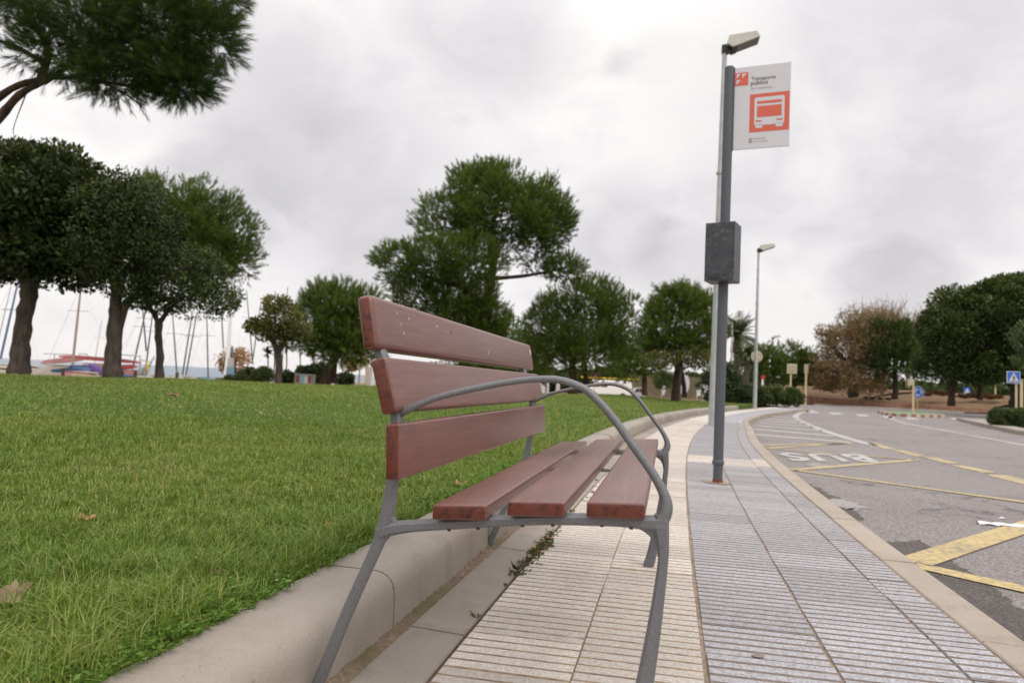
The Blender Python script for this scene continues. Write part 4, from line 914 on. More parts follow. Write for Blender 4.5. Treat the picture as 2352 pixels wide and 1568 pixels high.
# palms
def palm(label, Y, x, ybase, ytop, rad, fr, nfr, seed, droop=.9, dead=6):
    b = at(x, ybase, Y); t_ = at(x + 3, ytop, Y); e = empty('palm_tree', b); tag(e, label, 'palm tree'); m = MB(); k = Y / 1568
    m.tube([b - b, (t_ - b) * .5 + np.array([.05, 0, 0]), t_ - b], [rad * k * 1.1, rad * k * .9, rad * k], 10); m.build('trunk', M['bark'], e, smooth=True)
    Q = []; Vv = []; L_ = fr * k
    for i in range(nfr + dead):
        az = i * 2.399 + rng.uniform(-.2, .2); el = radians(rng.uniform(-5, 78)) if i < nfr else radians(rng.uniform(-75, -40)); ln = L_ * rng.uniform(.8, 1.1) * (1 if i < nfr else .6); p = (t_ - b).copy(); d = np.array([cos(az) * cos(el), sin(az) * cos(el), sin(el)])
        ns = 16; side = np.cross(d, [0, 0, 1.]); side /= np.linalg.norm(side) + 1e-9
        for j in range(ns):
            q = p + d * ln / ns; d = d + np.array([0, 0, -droop / ns * 1.3]); d /= np.linalg.norm(d); lf = ln * .26 * (1 - abs(j / ns - .45) * 1.1)
            Q += [p + side * .02, p - side * .02, q - side * .02, q + side * .02]; Vv.append(.7 if i < nfr else 1)
            for sgn in (-1, 1):
                for h_ in (0, .5):
                    bb = p + (q - p) * h_; ld = side * sgn * .8 + d * .55 + np.array([0, 0, -.25]); ld /= np.linalg.norm(ld); Q += [bb, bb + d * .05, bb + ld * lf + d * .02, bb + ld * lf]; Vv.append((rng.uniform(.2, .75) if i < nfr else rng.uniform(.85, 1.1)))
            p = q
    fastmesh('fronds', np.array(Q), 4, M['palm'], e, None, np.repeat(Vv, 4)); return e
palm('tall date palm with arching fronds behind the bus stop pole', 52, 1690, 880, 775, 8, 62, 46, 1)
palm('lower shaggy palm with a rusty trunk beside the tall date palm', 50, 1712, 880, 815, 7, 30, 30, 2, 1.6, 14)
for x, yb, yt, f, lb in [(612, 868, 812, 16, 'slim yucca with spiky tops left of the small forked tree'), (627, 870, 796, 16, 'slim taller yucca just left of the forked trunk'), (655, 872, 800, 18, 'slim yucca just right of the forked trunk'), (716, 872, 812, 17, 'spiky yucca behind the brown and blue cabinet'), (740, 875, 806, 16, 'spiky yucca left of the leaning pine trunk')]:
    palm(lb, 33, x, yb, yt, 1.6, f, 26, 3, .5, 4)
# hedges and bushes
def bush(name, label, cat, Y, bl, size, per, mat, zdrop=.3, aspect=.5, dens=1.0, base=None, group=None):
    x0 = sum(q[0] for q in bl) / len(bl); yb = max(q[1] + q[3] for q in bl); b = at(x0, yb, Y); b = np.array([b[0], b[1], b[2]]); blobs = [px_blob(x, y, rx, ry, Y, *(q[0:1] if q else [0])) for x, y, rx, ry, *q in bl]
    V = None; o, _ = leaf_crown(name, blobs, size, per, mat, None, None, dens, aspect, .2, Y, .8)
    co = np.empty(len(o.data.vertices) * 3, dtype=np.float32); o.data.vertices.foreach_get('co', co); co = co.reshape(-1, 3) - b.astype(np.float32); o.data.vertices.foreach_set('co', co.ravel()); o.data.update(); o.location = tuple(b)
    tag(o, label, cat, group); return o
bush('hedge', 'clipped dark hedge between the orange tree and the small forked tree', 'hedge', 30, [(575, 862, 24, 18), (605, 862, 22, 18), (555, 866, 14, 14), (528, 872, 14, 10)], .09, 700, M['hedge'])
bush('shrub', 'dark shrub mass under the round pine left of the bench', 'shrub', 31, [(660, 872, 22, 16), (700, 865, 26, 22), (735, 860, 26, 26), (790, 872, 20, 14)], .13, 330, M['hedge_dark'])
bush('hedge', 'tall dark green hedge at the end of the lawn, left part', 'hedge', 36, [(1672, 905, 30, 24), (1705, 903, 32, 22), (1655, 895, 22, 28), (1728, 906, 22, 20)], .12, 420, M['hedge_dark'])
bush('hedge', 'lighter flowering oleander hedge right of the far street lamp', 'hedge', 37, [(1752, 908, 26, 19), (1780, 908, 26, 20), (1812, 910, 24, 19), (1832, 915, 14, 15)], .12, 420, M['hedge'])
bush('topiary_shrub', 'small round clipped shrub on a stem behind the white sail', 'shrub', 44, [(1522, 873, 24, 18), (1535, 868, 16, 13)], .10, 260, M['hedge'])
bush('shrub', 'pale green rounded shrub behind the yellow ladder', 'shrub', 85, [(1385, 856, 26, 12), (1420, 856, 24, 12)], .2, 160, M['hedge'])
bush('shrub', 'dark rounded bush at the foot of the palm trees', 'shrub', 42, [(1645, 880, 36, 40), (1670, 870, 26, 36)], .14, 260, M['hedge_dark'])
h_ = bush('hedge', 'clipped box hedge on the right kerb below the crossing sign', 'hedge', 23, [(2300, 958, 26, 22), (2335, 962, 32, 23), (2385, 968, 36, 24), (2440, 974, 40, 26)], .05, 2600, M['hedge'], dens=1.4)
bush('shrub', 'dark leafy undergrowth behind the bench backrest below the big pine', 'shrub', 46, [(930, 868, 40, 16), (1000, 866, 50, 22), (1080, 866, 56, 26), (1160, 868, 50, 28)], .16, 260, M['hedge_dark'])
tree('autumn_tree', 'small orange autumn tree behind the white beach lamp post', 'tree', 45, (540, 875), [([(541, 868), (540, 845), (541, 825)], [3, 2.6, 2])],
     [(535, 822, 26, 28), (515, 830, 20, 22), (556, 825, 16, 28)], 'leaf', size=.15, per=26, mat=M['autumn'], twigs=30, tw=.03)
tree('autumn_tree', 'little orange tree right of the leaning pine trunk', 'tree', 40, (800, 885), [([(800, 878), (800, 858), (801, 845)], [2.5, 2, 1.6])],
     [(797, 835, 18, 18), (812, 838, 12, 15)], 'leaf', size=.13, per=18, mat=M['autumn'], twigs=20, tw=.02)
tree('autumn_tree', 'thin orange sapling seen between the bench slats', 'tree', 40, (872, 890), [([(872, 880), (872, 860)], [2, 1.5])], [(875, 845, 14, 18)], 'leaf', size=.13, per=14, mat=M['autumn'], twigs=12, tw=.02)
# far rounded pines behind the hedge
PF = dict(PN, L_=.45, nl=.30, K=20, wdt=.045, up=.6)
tree('pine_tree', 'rounded pine behind the hedge, directly right of the far street lamp', 'tree', 62, (1775, 900), [([(1775, 880), (1776, 850)], [5, 5])], [(1760, 825, 42, 34), (1725, 835, 30, 36), (1770, 855, 40, 22)], 'pine', per=22, twigs=16, **PF)
tree('pine_tree', 'rounded pine behind the two cream sign posts', 'tree', 64, (1822, 905), [([(1822, 885), (1823, 855)], [6, 5])], [(1825, 826, 38, 34), (1850, 840, 22, 28), (1820, 855, 36, 20)], 'pine', per=22, twigs=16, **PF)
tree('pine_tree', 'dark background pine filling the gap behind the bench armrest', 'tree', 55, (1230, 890), [([(1230, 870), (1230, 840)], [6, 5])], [(1215, 815, 42, 48), (1175, 780, 30, 52), (1230, 850, 40, 26)], 'pine', per=22, twigs=14, **PF)
tree('pine_tree', 'dark background pine between the two-trunked pine and the rounded pine', 'tree', 50, (1480, 900), [([(1480, 880), (1480, 840)], [6, 5])], [(1478, 815, 46, 42), (1440, 835, 40, 30)], 'pine', per=22, twigs=14, **PF)
# roundabout planting
tree('dry_tree', 'large rusty-brown autumn tree with thin bare tips on the roundabout', 'tree', 62, (1960, 905), [([(1958, 880), (1955, 840), (1960, 790)], [10, 8, 6]), ([(1957, 850), (1925, 810), (1900, 770)], [5, 4, 3]), ([(1960, 800), (1990, 760), (2010, 730)], [5, 4, 2])],
     [(1955, 800, 66, 60), (1915, 835, 48, 56), (2005, 790, 50, 64), (1960, 868, 85, 32), (1900, 770, 28, 26), (1990, 742, 66, 32), (1890, 860, 30, 34)], 'leaf', size=.24, per=30, mat=M['rust'], twigs=300, tw=.035, aspect=.35)
def bare(label, Y, x, yb, yt, spread, n):
    b = at(x, yb, Y); e = empty('bare_tree', b); tag(e, label, 'tree'); m = MB(); k = Y / 1568
    tp = at(x, yt, Y) - b; m.tube([(0, 0, 0), tp * .35, tp * .6], [5 * k, 4 * k, 2.5 * k], 7)
    for i in range(n):
        s = tp * rng.uniform(.25, .6); q = tp * rng.uniform(.75, 1.05) + np.array([rng.normal(0, spread * k), rng.normal(0, spread * k), 0]); md = s + (q - s) * .5 + rng.normal(0, .2, 3); C_ = catmull([s, md, q], 3); m.tube(C_, [.05 * (1 - j / (len(C_) - 1)) + .014 for j in range(len(C_))], 4, caps=False)
        for z in range(5):
            f = rng.uniform(.4, 1); a = s + (q - s) * f; c = a + rng.normal(0, .45, 3) + np.array([0, 0, .5]); m.tube([a, c], [.018, .010], 3, caps=False)
    m.build('trunk', M.setdefault('twig', simple('pale_tan_twigs', (.26, .19, .14), .9, .25)), e)
    return e
bare('leafless pale-twigged tree standing behind the rusty-brown tree', 70, 2030, 890, 698, 32, 110)
bare('leafless twiggy tree at the left of the roundabout trees', 68, 1975, 890, 712, 26, 80)
bare('leafless twiggy tree behind the green roundabout pines', 72, 2085, 890, 708, 26, 80)
tree('pine_tree', 'green pine right of the rusty-brown tree on the roundabout', 'tree', 60, (2055, 910), [([(2057, 890), (2055, 860), (2057, 830)], [6, 5, 5])], [(2045, 790, 50, 48), (2090, 795, 38, 50), (2060, 835, 62, 32)], 'pine', per=22, twigs=20, **dict(PF, mat=M['pine_dark']))
tree('pine_tree', 'dark pine with two trunks in front of the big broadleaf tree', 'tree', 52, (2185, 925), [([(2186, 900), (2188, 870), (2190, 850)], [7, 6, 6]), ([(2250, 918), (2252, 885), (2254, 855)], [6, 6, 5])], [(2170, 842, 58, 30), (2230, 852, 60, 28), (2140, 830, 32, 28)], 'pine', per=22, twigs=20, **dict(PF, mat=M['pine_dark'], L_=.5, wdt=.05))
tree('broadleaf_tree', 'huge domed dark green tree on the right beyond the road', 'tree', 42, (2340, 940), [([(2341, 925), (2340, 895), (2338, 860), (2335, 830)], [19, 17, 16, 16]), ([(2336, 850), (2290, 810), (2240, 780)], [10, 7, 4]), ([(2338, 840), (2380, 800), (2430, 770)], [10, 7, 4])],
     [(2330, 750, 155, 98), (2215, 775, 98, 72), (2290, 702, 98, 48), (2370, 690, 95, 44), (2430, 760, 110, 100), (2172, 745, 48, 44), (2300, 830, 130, 38), (2240, 735, 80, 50)], 'leaf', size=.22, per=170, mat=M['gloss2'], up=.25, twigs=50, tw=.06)
tree('broadleaf_tree', 'lighter yellow-green tree cut off by the right edge', 'tree', 34, (2400, 940), [([(2400, 920), (2400, 850)], [8, 7])], [(2372, 775, 42, 42), (2362, 830, 30, 28), (2420, 780, 60, 70)], 'leaf', size=.16, per=60, mat=M['olive'] if 0 else M['hedge'], twigs=12)
bush('far_scrub', 'low far-off scrub and woodland edge along the horizon behind the trees', 'scrub', 95, [(x, 880 + (x - 1500) * .035, 46, 20) for x in range(1180, 2420, 50)], .45, 45, M['hedge'])['kind'] = 'stuff'

# roundabout: brick retaining wall, mulch mound, dry grasses
WP = [on(1836, 927, RZ), on(1920, 931, RZ), on(2000, 935.5, RZ), on(2090, 940, RZ), on(2180, 945.5, RZ), on(2272, 951, RZ)]
WT = [908, 915, 921, 926.5, 932, 938]; wall = empty('brick_wall', WP[3]); tag(wall, 'low curved terracotta brick wall around the roundabout', 'wall')
Wc = catmull([p[:2] for p in WP], 12); Wc = [np.array(p) for p in Wc]; sl_ = np.concatenate([[0], np.cumsum([np.linalg.norm(b - a) for a, b in zip(Wc[:-1], Wc[1:])])]); TLn = sl_[-1]
def wpt(s): return np.array([np.interp(s, sl_, [p[0] for p in Wc]), np.interp(s, sl_, [p[1] for p in Wc])])
def wh(s):
    p = wpt(s); px = np.interp(s, np.linspace(0, TLn, 6), [1836, 1920, 2000, 2090, 2180, 2272]); py = np.interp(px, [1836, 1920, 2000, 2090, 2180, 2272], WT); return at(px, py, p[1])[2]
m = MB(); n = 60; V = []
for i in range(n + 1):
    s = TLn * i / n; p = wpt(s); q = wpt(min(s + .1, TLn)) - wpt(max(s - .1, 0)); q /= np.linalg.norm(q); nn = np.array([q[1], -q[0]]) * .14; z1 = wh(s)
    if nn[1] > 0: nn = -nn
    V += [(*(p + nn * .93), RZ), (*(p + nn * .93), z1 - .02), (*(p - nn), z1 - .02), (*(p - nn), RZ)]
m.add(V, [(i * 4 + j, i * 4 + j + 1, (i + 1) * 4 + j + 1, (i + 1) * 4 + j) for i in range(n) for j in range(3)]); m.build('wall_core', M['brickmortar'], wall, WP[3])
nb = int(TLn / .42); nc = 4; bm_ = MB(); bV = []; bF = []
for i in range(nb):
    for r in range(nc):
        s0 = TLn * (i + (.5 if r % 2 else 0)) / nb + .012; s1 = s0 + TLn / nb - .024; s1 = min(s1, TLn)
        if s0 >= TLn: continue
        a = wpt(s0); b = wpt(s1); q = (b - a) / (np.linalg.norm(b - a) + 1e-9); nn = np.array([q[1], -q[0]])
        if nn[1] > 0: nn = -nn
        h0 = (wh(s0) - RZ); z0 = RZ + h0 * r / nc + .012; z1 = RZ + h0 * (r + 1) / nc - .008; o_ = nn * (.16 + rng.normal(0, .003)); k = len(bV); i_ = nn * (.10)
        if r == nc - 1: i_ = -nn * .15
        bV += [(*(a + o_), z0), (*(b + o_), z0), (*(b + o_), z1), (*(a + o_), z1), (*(a + i_), z0), (*(b + i_), z0), (*(b + i_), z1), (*(a + i_), z1)]
        bF += [tuple(k + x for x in f) for f in ((0, 1, 2, 3), (3, 2, 6, 7), (0, 3, 7, 4), (1, 5, 6, 2))]
pymesh('bricks', bV, bF, M['brick'], wall, WP[3])['kind'] = 'stuff'
# apron and kerb in front of the wall
V = []; n = 40; Fc = []
for i in range(n + 1):
    s = TLn * i / n; p = wpt(s); q = wpt(min(s + .1, TLn)) - wpt(max(s - .1, 0)); q /= np.linalg.norm(q); nn = np.array([q[1], -q[0]]); nn = -nn if nn[1] > 0 else nn
    V += [(*(p + nn * .1), RZ + .10), (*(p + nn * 3.2), RZ + .10), (*(p + nn * 3.35), RZ - .02)]
for i in range(n):
    for j in range(2): Fc.append((i * 3 + j, i * 3 + j + 1, (i + 1) * 3 + j + 1, (i + 1) * 3 + j))
pymesh('roundabout_apron', V, Fc, M['kerb'])['kind'] = 'structure'
# mound
V = []; Fc = []; n = 60; kk = 14
for i in range(n + 1):
    s = TLn * i / n; p = wpt(s); q = wpt(min(s + .1, TLn)) - wpt(max(s - .1, 0)); q /= np.linalg.norm(q); nn = np.array([q[1], -q[0]]); nn = -nn if nn[1] > 0 else nn
    for j in range(kk):
        d = j / (kk - 1) * 22; z = wh(s) - .05 + 1.35 * (1 - math.exp(-d / 6)) + rng.normal(0, .03); V.append((p[0] - nn[0] * (.1 + d), p[1] - nn[1] * (.1 + d), z))
for i in range(n):
    for j in range(kk - 1): Fc.append((i * kk + j, i * kk + j + 1, (i + 1) * kk + j + 1, (i + 1) * kk + j))
pymesh('mulch_mound', V, Fc, M['dirt'], smooth=True)['kind'] = 'structure'
def on_mound(px, d):
    s = float(np.interp(px, [1836, 1920, 2000, 2090, 2180, 2272, 2330], [0, TLn * .2, TLn * .4, TLn * .6, TLn * .8, TLn, TLn])); p = wpt(s); q = wpt(min(s + .1, TLn)) - wpt(max(s - .1, 0)); q /= np.linalg.norm(q); nn = np.array([q[1], -q[0]]); nn = -nn if nn[1] > 0 else nn
    p = p - nn * d; x = at(px, 920, p[1])[0]; return np.array([x, p[1], wh(s) - .08 + 1.35 * (1 - math.exp(-d / 6))])
def tuft(label, x, y, w_, Y, n=160):
    b = on_mound(x, 5.0 + (y % 7) * .5 if w_ > 8 else 1.5); k = b[1] / 1568; h_ = w_ * k * 1.15; az = rng.uniform(0, 2 * pi, n); el = rng.uniform(.3, 1.4, n); d = np.stack([np.cos(az) * np.cos(el), np.sin(az) * np.cos(el), np.sin(el)], 1); l = h_ * rng.uniform(.6, 1.1, n)[:, None]
    mid = d * l * .6; tip = d * l * np.array([1.35, 1.35, .7]); s_ = np.cross(d, [0, 0, 1.]); s_ /= np.linalg.norm(s_, axis=1)[:, None]; V = np.stack([-s_ * .015, s_ * .015, mid + s_ * .02, tip, mid - s_ * .02], 1).reshape(-1, 3)
    o = fastmesh('dry_grass_clump', V, 5, M['drygrass'], None, None, np.repeat(rng.random(n), 5)); o.location = tuple(b); tag(o, label, 'dry grass', 'dry grass clumps on the roundabout mound'); return o
for i, (x, y, w_, Y) in enumerate([(2150, 922, 16, 54), (2165, 920, 14, 55), (2215, 924, 17, 52), (2240, 926, 18, 52), (2262, 930, 14, 51), (2275, 932, 15, 50), (2130, 918, 10, 56), (2290, 934, 14, 50)]):
    tuft(['widest straw-coloured clump left of the tiny crossing sign', 'straw-coloured clump just behind the widest clump', 'dry clump directly under the dark two-trunked pine', 'broad reddish dry clump right of the two-trunked pine', 'dry clump near the distant yellow post', 'dry clump at the foot of the distant yellow post', 'smallest dry clump, nearest to the blue roundabout sign', 'rightmost dry clump, just behind the end of the brick wall'][i], x, y, w_, Y)
for i, (x, y, w_, Y) in enumerate([(1885, 905, 12, 72), (1905, 903, 12, 72), (1925, 902, 11, 72)]):
    tuft('low straw-coloured grass strip at the left end of the mound', x, y, w_, Y)['group'] = 'straw grass at the left end of the mound'
for x, y in [(1990, 917), (2005, 920), (2022, 916), (2040, 919)]:
    o = tuft('pale green agave-like rosette on the bare mulch', x, y, 7, 66, 60); o.name = 'rosette_plant'; o['category'] = 'plant'; o['group'] = 'pale rosette plants on the mulch'; o.data.materials.clear(); o.data.materials.append(M['hedge'])
# splitter island
isl = [on(2020, 949, RZ), on(2052, 955, RZ), on(2110, 958, RZ), on(2165, 958, RZ), on(2160, 954, RZ), on(2090, 951, RZ)]
m = MB(); P = [(p[0], p[1]) for p in isl]; m.prism(P, RZ - .02, RZ + .13, 'z'); isl_o = m.build('traffic_island', M['kerb'], None, (P[1][0], P[1][1], RZ)); isl_o['kind'] = 'structure'
m = MB(); m.prism([(a * .94 + np.mean([p[0] for p in P]) * .06, b * .94 + np.mean([p[1] for p in P]) * .06) for a, b in P], RZ + .11, RZ + .14, 'z'); M['greenp'] = simple('green_island_paint', (.16, .26, .12), .9, .3, 3); m.build('island_top', M['greenp'], isl_o, (P[1][0], P[1][1], RZ))
Wp = catmull([p[:2] for p in isl[:4]], 6); m = MB(); mr = MB()
for i in range(len(Wp) - 1):
    a, b = Wp[i], Wp[i + 1]; q = (b - a) / np.linalg.norm(b - a); nn = np.array([q[1], -q[0]]) * .10; tgt = m if i % 2 else mr; tgt.prism([tuple(a + nn), tuple(b + nn), tuple(b - nn), tuple(a - nn)], RZ, RZ + .145, 'z')
m.build('white_kerb_block', M.setdefault('fadedw', simple('worn_white_kerb_paint', (.5, .46, .40), .8)), isl_o, (P[1][0], P[1][1], RZ)); mr.build('red_kerb_block', M.setdefault('fadedr', simple('faded_red_kerb_paint', (.34, .13, .09), .8)), isl_o, (P[1][0], P[1][1], RZ))
# right-hand kerb below the box hedge
m = MB(); K3 = [on(2262, 972, RZ), on(2290, 979, RZ), on(2352, 992, RZ), on(2480, 1018, RZ)]; K4 = [p + np.array([.9, 3.2, 0]) for p in K3]
m.prism([(p[0], p[1]) for p in K3] + [(p[0], p[1]) for p in K4[::-1]], RZ - .05, RZ + .13, 'z'); o = m.build('roadside_verge', M['kerb'], bevel=.02); o['kind'] = 'structure'

# ================================================================ signs on posts
def post_sign(name, label, cat, x, yb, yt, Y, pw=.05, mat='post'):
    b = at(x[0], yb, Y); t_ = at(x[1], yt, Y); e = empty(name, b); tag(e, label, cat); m = MB(); d = t_ - b; m.box((-pw, -pw / 2, -.4), (pw, pw / 2, d[2])); p = m.build('post', M[mat], e, bevel=.006); return e, b, t_
def disc(m, cx_, cz, r, y, n=28, mi=0):
    m.add([(cx_, y, cz)] + [(cx_ + r * cos(2 * pi * k / n), y, cz + r * sin(2 * pi * k / n)) for k in range(n)], [(0, 1 + k, 1 + (k + 1) % n) for k in range(n)], mi)
# backs of signs
e, b, t_ = post_sign('road_sign', 'square road sign seen from its beige back on a cream post', 'road sign', (1815, 1818), 930, 838, 44)
c = at(1818.5, 846.5, 44) - b; m = MB(); m.box((c[0] - .33, -.06, c[2] - .32), (c[0] + .33, -.035, c[2] + .32)); m.build('sign_plate', M['signback'], e, bevel=.02)
m = MB(); m.box((c[0] - .25, -.08, c[2] - .15), (c[0] + .25, -.06, c[2] - .11)); m.box((c[0] - .25, -.08, c[2] + .11), (c[0] + .25, -.06, c[2] + .15)); m.build('back_rail', M['signback'], e)
e, b, t_ = post_sign('sign_post', 'bare cream post with its sign edge-on, right of the square sign', 'post', (1850, 1853), 928, 836, 46, .06)
m = MB(); m.box((-.012, -.3, t_[2] - b[2] - .6), (.012, .3, t_[2] - b[2])); m.build('sign_plate', M['signback'], e)
e, b, t_ = post_sign('road_sign', 'round road sign seen from its grey-beige back behind the far street lamp', 'road sign', (1736, 1739), 935, 812, 32, .04, 'galv')
c = at(1737.5, 818.5, 32) - b; m = MB(); n = 32
m.tube([(c[0], -.06, c[2]), (c[0], -.035, c[2])], .275, 32); m.build('sign_plate', M['signback'], e); m = MB(); m.box((c[0] + .03, -.075, c[2] - .06), (c[0] + .13, -.062, c[2] - .02)); m.build('sticker', M['signw'], e)
# pedestrian crossing sign
e, b, t_ = post_sign('pedestrian_crossing_sign', 'blue square pedestrian crossing sign on a cream post above the box hedge', 'road sign', (2334, 2329), 948, 860, 24.5, .035)
tl = at(2309.5, 852, 24.5) - b; br = at(2340.5, 881, 24.5) - b; W2 = br[0] - tl[0]; H2 = tl[2] - br[2]; zc = (tl[2] + br[2]) / 2; xc = (tl[0] + br[0]) / 2
m = MB(); m.box((xc - W2 / 2, -.07, zc - H2 / 2), (xc + W2 / 2, -.05, zc + H2 / 2)); pl = m.build('sign_plate', M['signw'], e, bevel=.008)
def fl(name, polys, mat, y, par, cx_, cz, w2, h2):
    m = MB()
    for P in polys: m.add([(cx_ + (p[0] - .5) * w2, y, cz + (p[1] - .5) * h2) for p in P], [tuple(range(len(P)))])
    return m.build(name, mat, par)
fl('blue_face', [rect(.04, .04, .96, .96)], M['blue'], -.072, e, xc, zc, W2, H2)
fl('white_triangle', [[(.10, .12), (.90, .12), (.5, .90)]], M['signw'], -.074, e, xc, zc, W2, H2)
fl('walking_figure', [[(.46, .66), (.5, .70), (.55, .68), (.54, .62), (.48, .61)], [(.44, .60), (.56, .60), (.58, .42), (.46, .42)], [(.46, .43), (.54, .43), (.46, .24), (.38, .24)], [(.50, .43), (.57, .43), (.62, .26), (.56, .25)], [(.44, .59), (.47, .57), (.38, .45), (.36, .47)], [(.55, .58), (.58, .56), (.64, .46), (.61, .45)]], M['signk'], -.076, e, xc, zc, W2, H2)
for i in range(6): fl('stripe', [[(.14 + .13 * i, .12), (.19 + .13 * i, .12), (.24 + .1 * i, .24), (.20 + .1 * i, .24)]], M['signk'], -.0755, e, xc, zc, W2, H2)
e, b, t_ = post_sign('sign_post', 'second cream post standing just right of the crossing sign post', 'post', (2346, 2347), 945, 872, 25.5, .045)
m = MB(); m.box((-.06, -.05, t_[2] - b[2]), (.06, .05, t_[2] - b[2] + .02)); m.build('post_cap', M['post'], e)
# roundabout sign and small plate
e, b, t_ = post_sign('roundabout_sign', 'small round blue roundabout sign with white arrows in front of the mound', 'road sign', (2107, 2109), 933, 905, 50, .03)
c = at(2108, 900.5, 50) - b; m = MB(); m.tube([(c[0], -.07, c[2]), (c[0], -.045, c[2])], .43, 32); m.build('sign_plate', M['signw'], e); m = MB(); disc(m, c[0], c[2], .40, -.0725); m.build('blue_face', M['blue'], e)
m = MB()
for k in range(3):
    a0 = radians(90 + 120 * k - 20); P = []; n = 8
    for j in range(n): a = a0 - j / (n - 1) * 1.15; P.append((c[0] + .28 * cos(a), -.075, c[2] + .28 * sin(a)))
    for j in range(n)[::-1]: a = a0 - j / (n - 1) * 1.15; P.append((c[0] + .19 * cos(a), -.075, c[2] + .19 * sin(a)))
    m.add(P, [(j, j + 1, 2 * n - 2 - j, 2 * n - 1 - j) for j in range(n - 1)]); a = a0 - 1.5
    a1 = a0 - 1.15; m.add([(c[0] + .36 * cos(a1), -.075, c[2] + .36 * sin(a1)), (c[0] + .235 * cos(a1 - .55), -.075, c[2] + .235 * sin(a1 - .55)), (c[0] + .11 * cos(a1), -.075, c[2] + .11 * sin(a1))], [(0, 1, 2)])
m.build('arrow', M['signw'], e)
e, b, t_ = post_sign('road_sign', 'cream post with a small square plate on the red and white traffic island', 'road sign', (2097, 2099), 956, 872, 34, .045)
c = at(2092, 878, 34) - b; m = MB(); m.box((c[0] - .18, -.06, c[2] - .15), (c[0] + .14, -.03, c[2] + .15)); m.build('sign_plate', M['signback'], e, bevel=.01)
e, b, t_ = post_sign('pedestrian_crossing_sign', 'tiny far-off blue crossing sign between the trunks on the right', 'road sign', (2221, 2221), 925, 870, 75, .04, 'galv')
c = at(2221, 897, 75) - b; m = MB(); m.box((c[0] - .42, -.06, c[2] - .42), (c[0] + .42, -.04, c[2] + .42)); m.build('sign_plate', M['blue'], e); m = MB(); m.add([(c[0] - .33, -.063, c[2] - .33), (c[0] + .33, -.063, c[2] - .33), (c[0], -.063, c[2] + .33)], [(0, 1, 2)]); m.build('white_triangle', M['signw'], e)
e, b, t_ = post_sign('sign_post', 'distant yellow post right of the tiny crossing sign', 'post', (2286, 2286), 930, 885, 60, .06)
m = MB(); m.box((-.1, -.06, t_[2] - b[2]), (.1, .06, t_[2] - b[2] + .05)); m.build('post_cap', M['post'], e)
e, b, t_ = post_sign('road_sign', 'small red-topped white post far behind the flowering hedge', 'road sign', (1751, 1752), 905, 862, 60, .08, 'white')
c = at(1752, 866, 60) - b; m = MB(); m.tube([(c[0], -.1, c[2]), (c[0], -.07, c[2])], .17, 20); m.build('sign_plate', M['red'], e)
# no-parking sign by the van
e, b, t_ = post_sign('no_parking_sign', 'round red and blue no-parking sign beside the white van', 'road sign', (1364, 1367), 905, 872, 66, .05, 'post')
for cx0, lab in ((1371, 0), (1363, 1)):
    c = at(cx0, 859.5, 66) - b; m = MB(); yy0 = -.10 if lab == 0 else -.02; m.tube([(c[0], yy0, c[2]), (c[0], yy0 + .02, c[2])], .28, 24); m.build('sign_plate', M['red'], e)
    m = MB(); disc(m, c[0], c[2], .19, yy0 - .003, 24); m.build('blue_face', M['blue'], e); m = MB(); a = .7
    m.add([(c[0] - .2, yy0 - .005, c[2] + .16), (c[0] - .16, yy0 - .005, c[2] + .2), (c[0] + .2, yy0 - .005, c[2] - .16), (c[0] + .16, yy0 - .005, c[2] - .2)], [(0, 1, 2, 3)]); m.build('red_bar', M['red'], e)
c = at(1366, 873, 66) - b; m = MB(); m.box((c[0] - .28, -.08, c[2] - .09), (c[0] + .28, -.06, c[2] + .09)); m.build('supplementary_plate', M['signw'], e)

# ================================================================ vehicles
M['glassd'] = simple('dark_car_glass', (.03, .035, .04), .12, .1); M['tyre'] = simple('black_tyre', (.02, .02, .02), .8)
def vehicle(name, label, cat, Y, x0, x1, yroof, hgt, prof, glass, col, lights, depth=1.8, ladder=False):
    a = at(x0, yroof, Y); b = at(x1, yroof + (x1 - x0) * .047, Y); L_ = b[0] - a[0]; z0 = a[2] - hgt; e = empty(name, ((a[0] + b[0]) / 2, Y, z0)); tag(e, label, cat)
    m = MB(); m.prism([((u - .5) * L_, v * hgt) for u, v in prof], 0, depth, 'y'); body = m.build('body', M[col], e, bevel=.05, seg=3, smooth=True)
    for P in glass:
        m = MB(); m.prism([((u - .5) * L_, v * hgt) for u, v in P], -.012, .02, 'y'); m.build('window', M['glassd'], e)
    for u, v in lights:
        m = MB(); m.box(((u - .5) * L_ - .07, -.02, v * hgt - .12), ((u - .5) * L_ + .07, .06, v * hgt + .12)); m.build('tail_light', M['red'], e, bevel=.01)
    for u in (.18, .80):
        for yy_ in (-.02, depth - .2):
            m = MB(); m.tube([((u - .5) * L_, yy_, .31), ((u - .5) * L_, yy_ + .22, .31)], .31, 18); w_ = m.build('wheel', M['tyre'], e); m = MB(); m.tube([((u - .5) * L_, yy_ - .01, .31), ((u - .5) * L_, yy_ + .05, .31)], .18, 14); m.build('rim', M['galv'], w_)
    return e, L_, hgt
van, L_, hg = vehicle('parked_van', 'white van parked beyond the lawn with a yellow ladder on its roof', 'van', 68, 1347, 1453, 870, 1.85, [(.0, .18), (.0, .42), (.03, .50), (.16, .62), (.30, .93), (.38, .99), (.92, 1.0), (.985, .93), (1.0, .5), (1.0, .18)], [[(.14, .60), (.26, .84), (.30, .86), (.30, .62)], [(.32, .62), (.32, .87), (.46, .88), (.46, .62)]], 'white', [(.99, .55)])
lad = empty('ladder', (van.location.x, 68.3, van.location.z + hg + .12)); tag(lad, 'long yellow ladder lying on the roof of the white van', 'ladder')
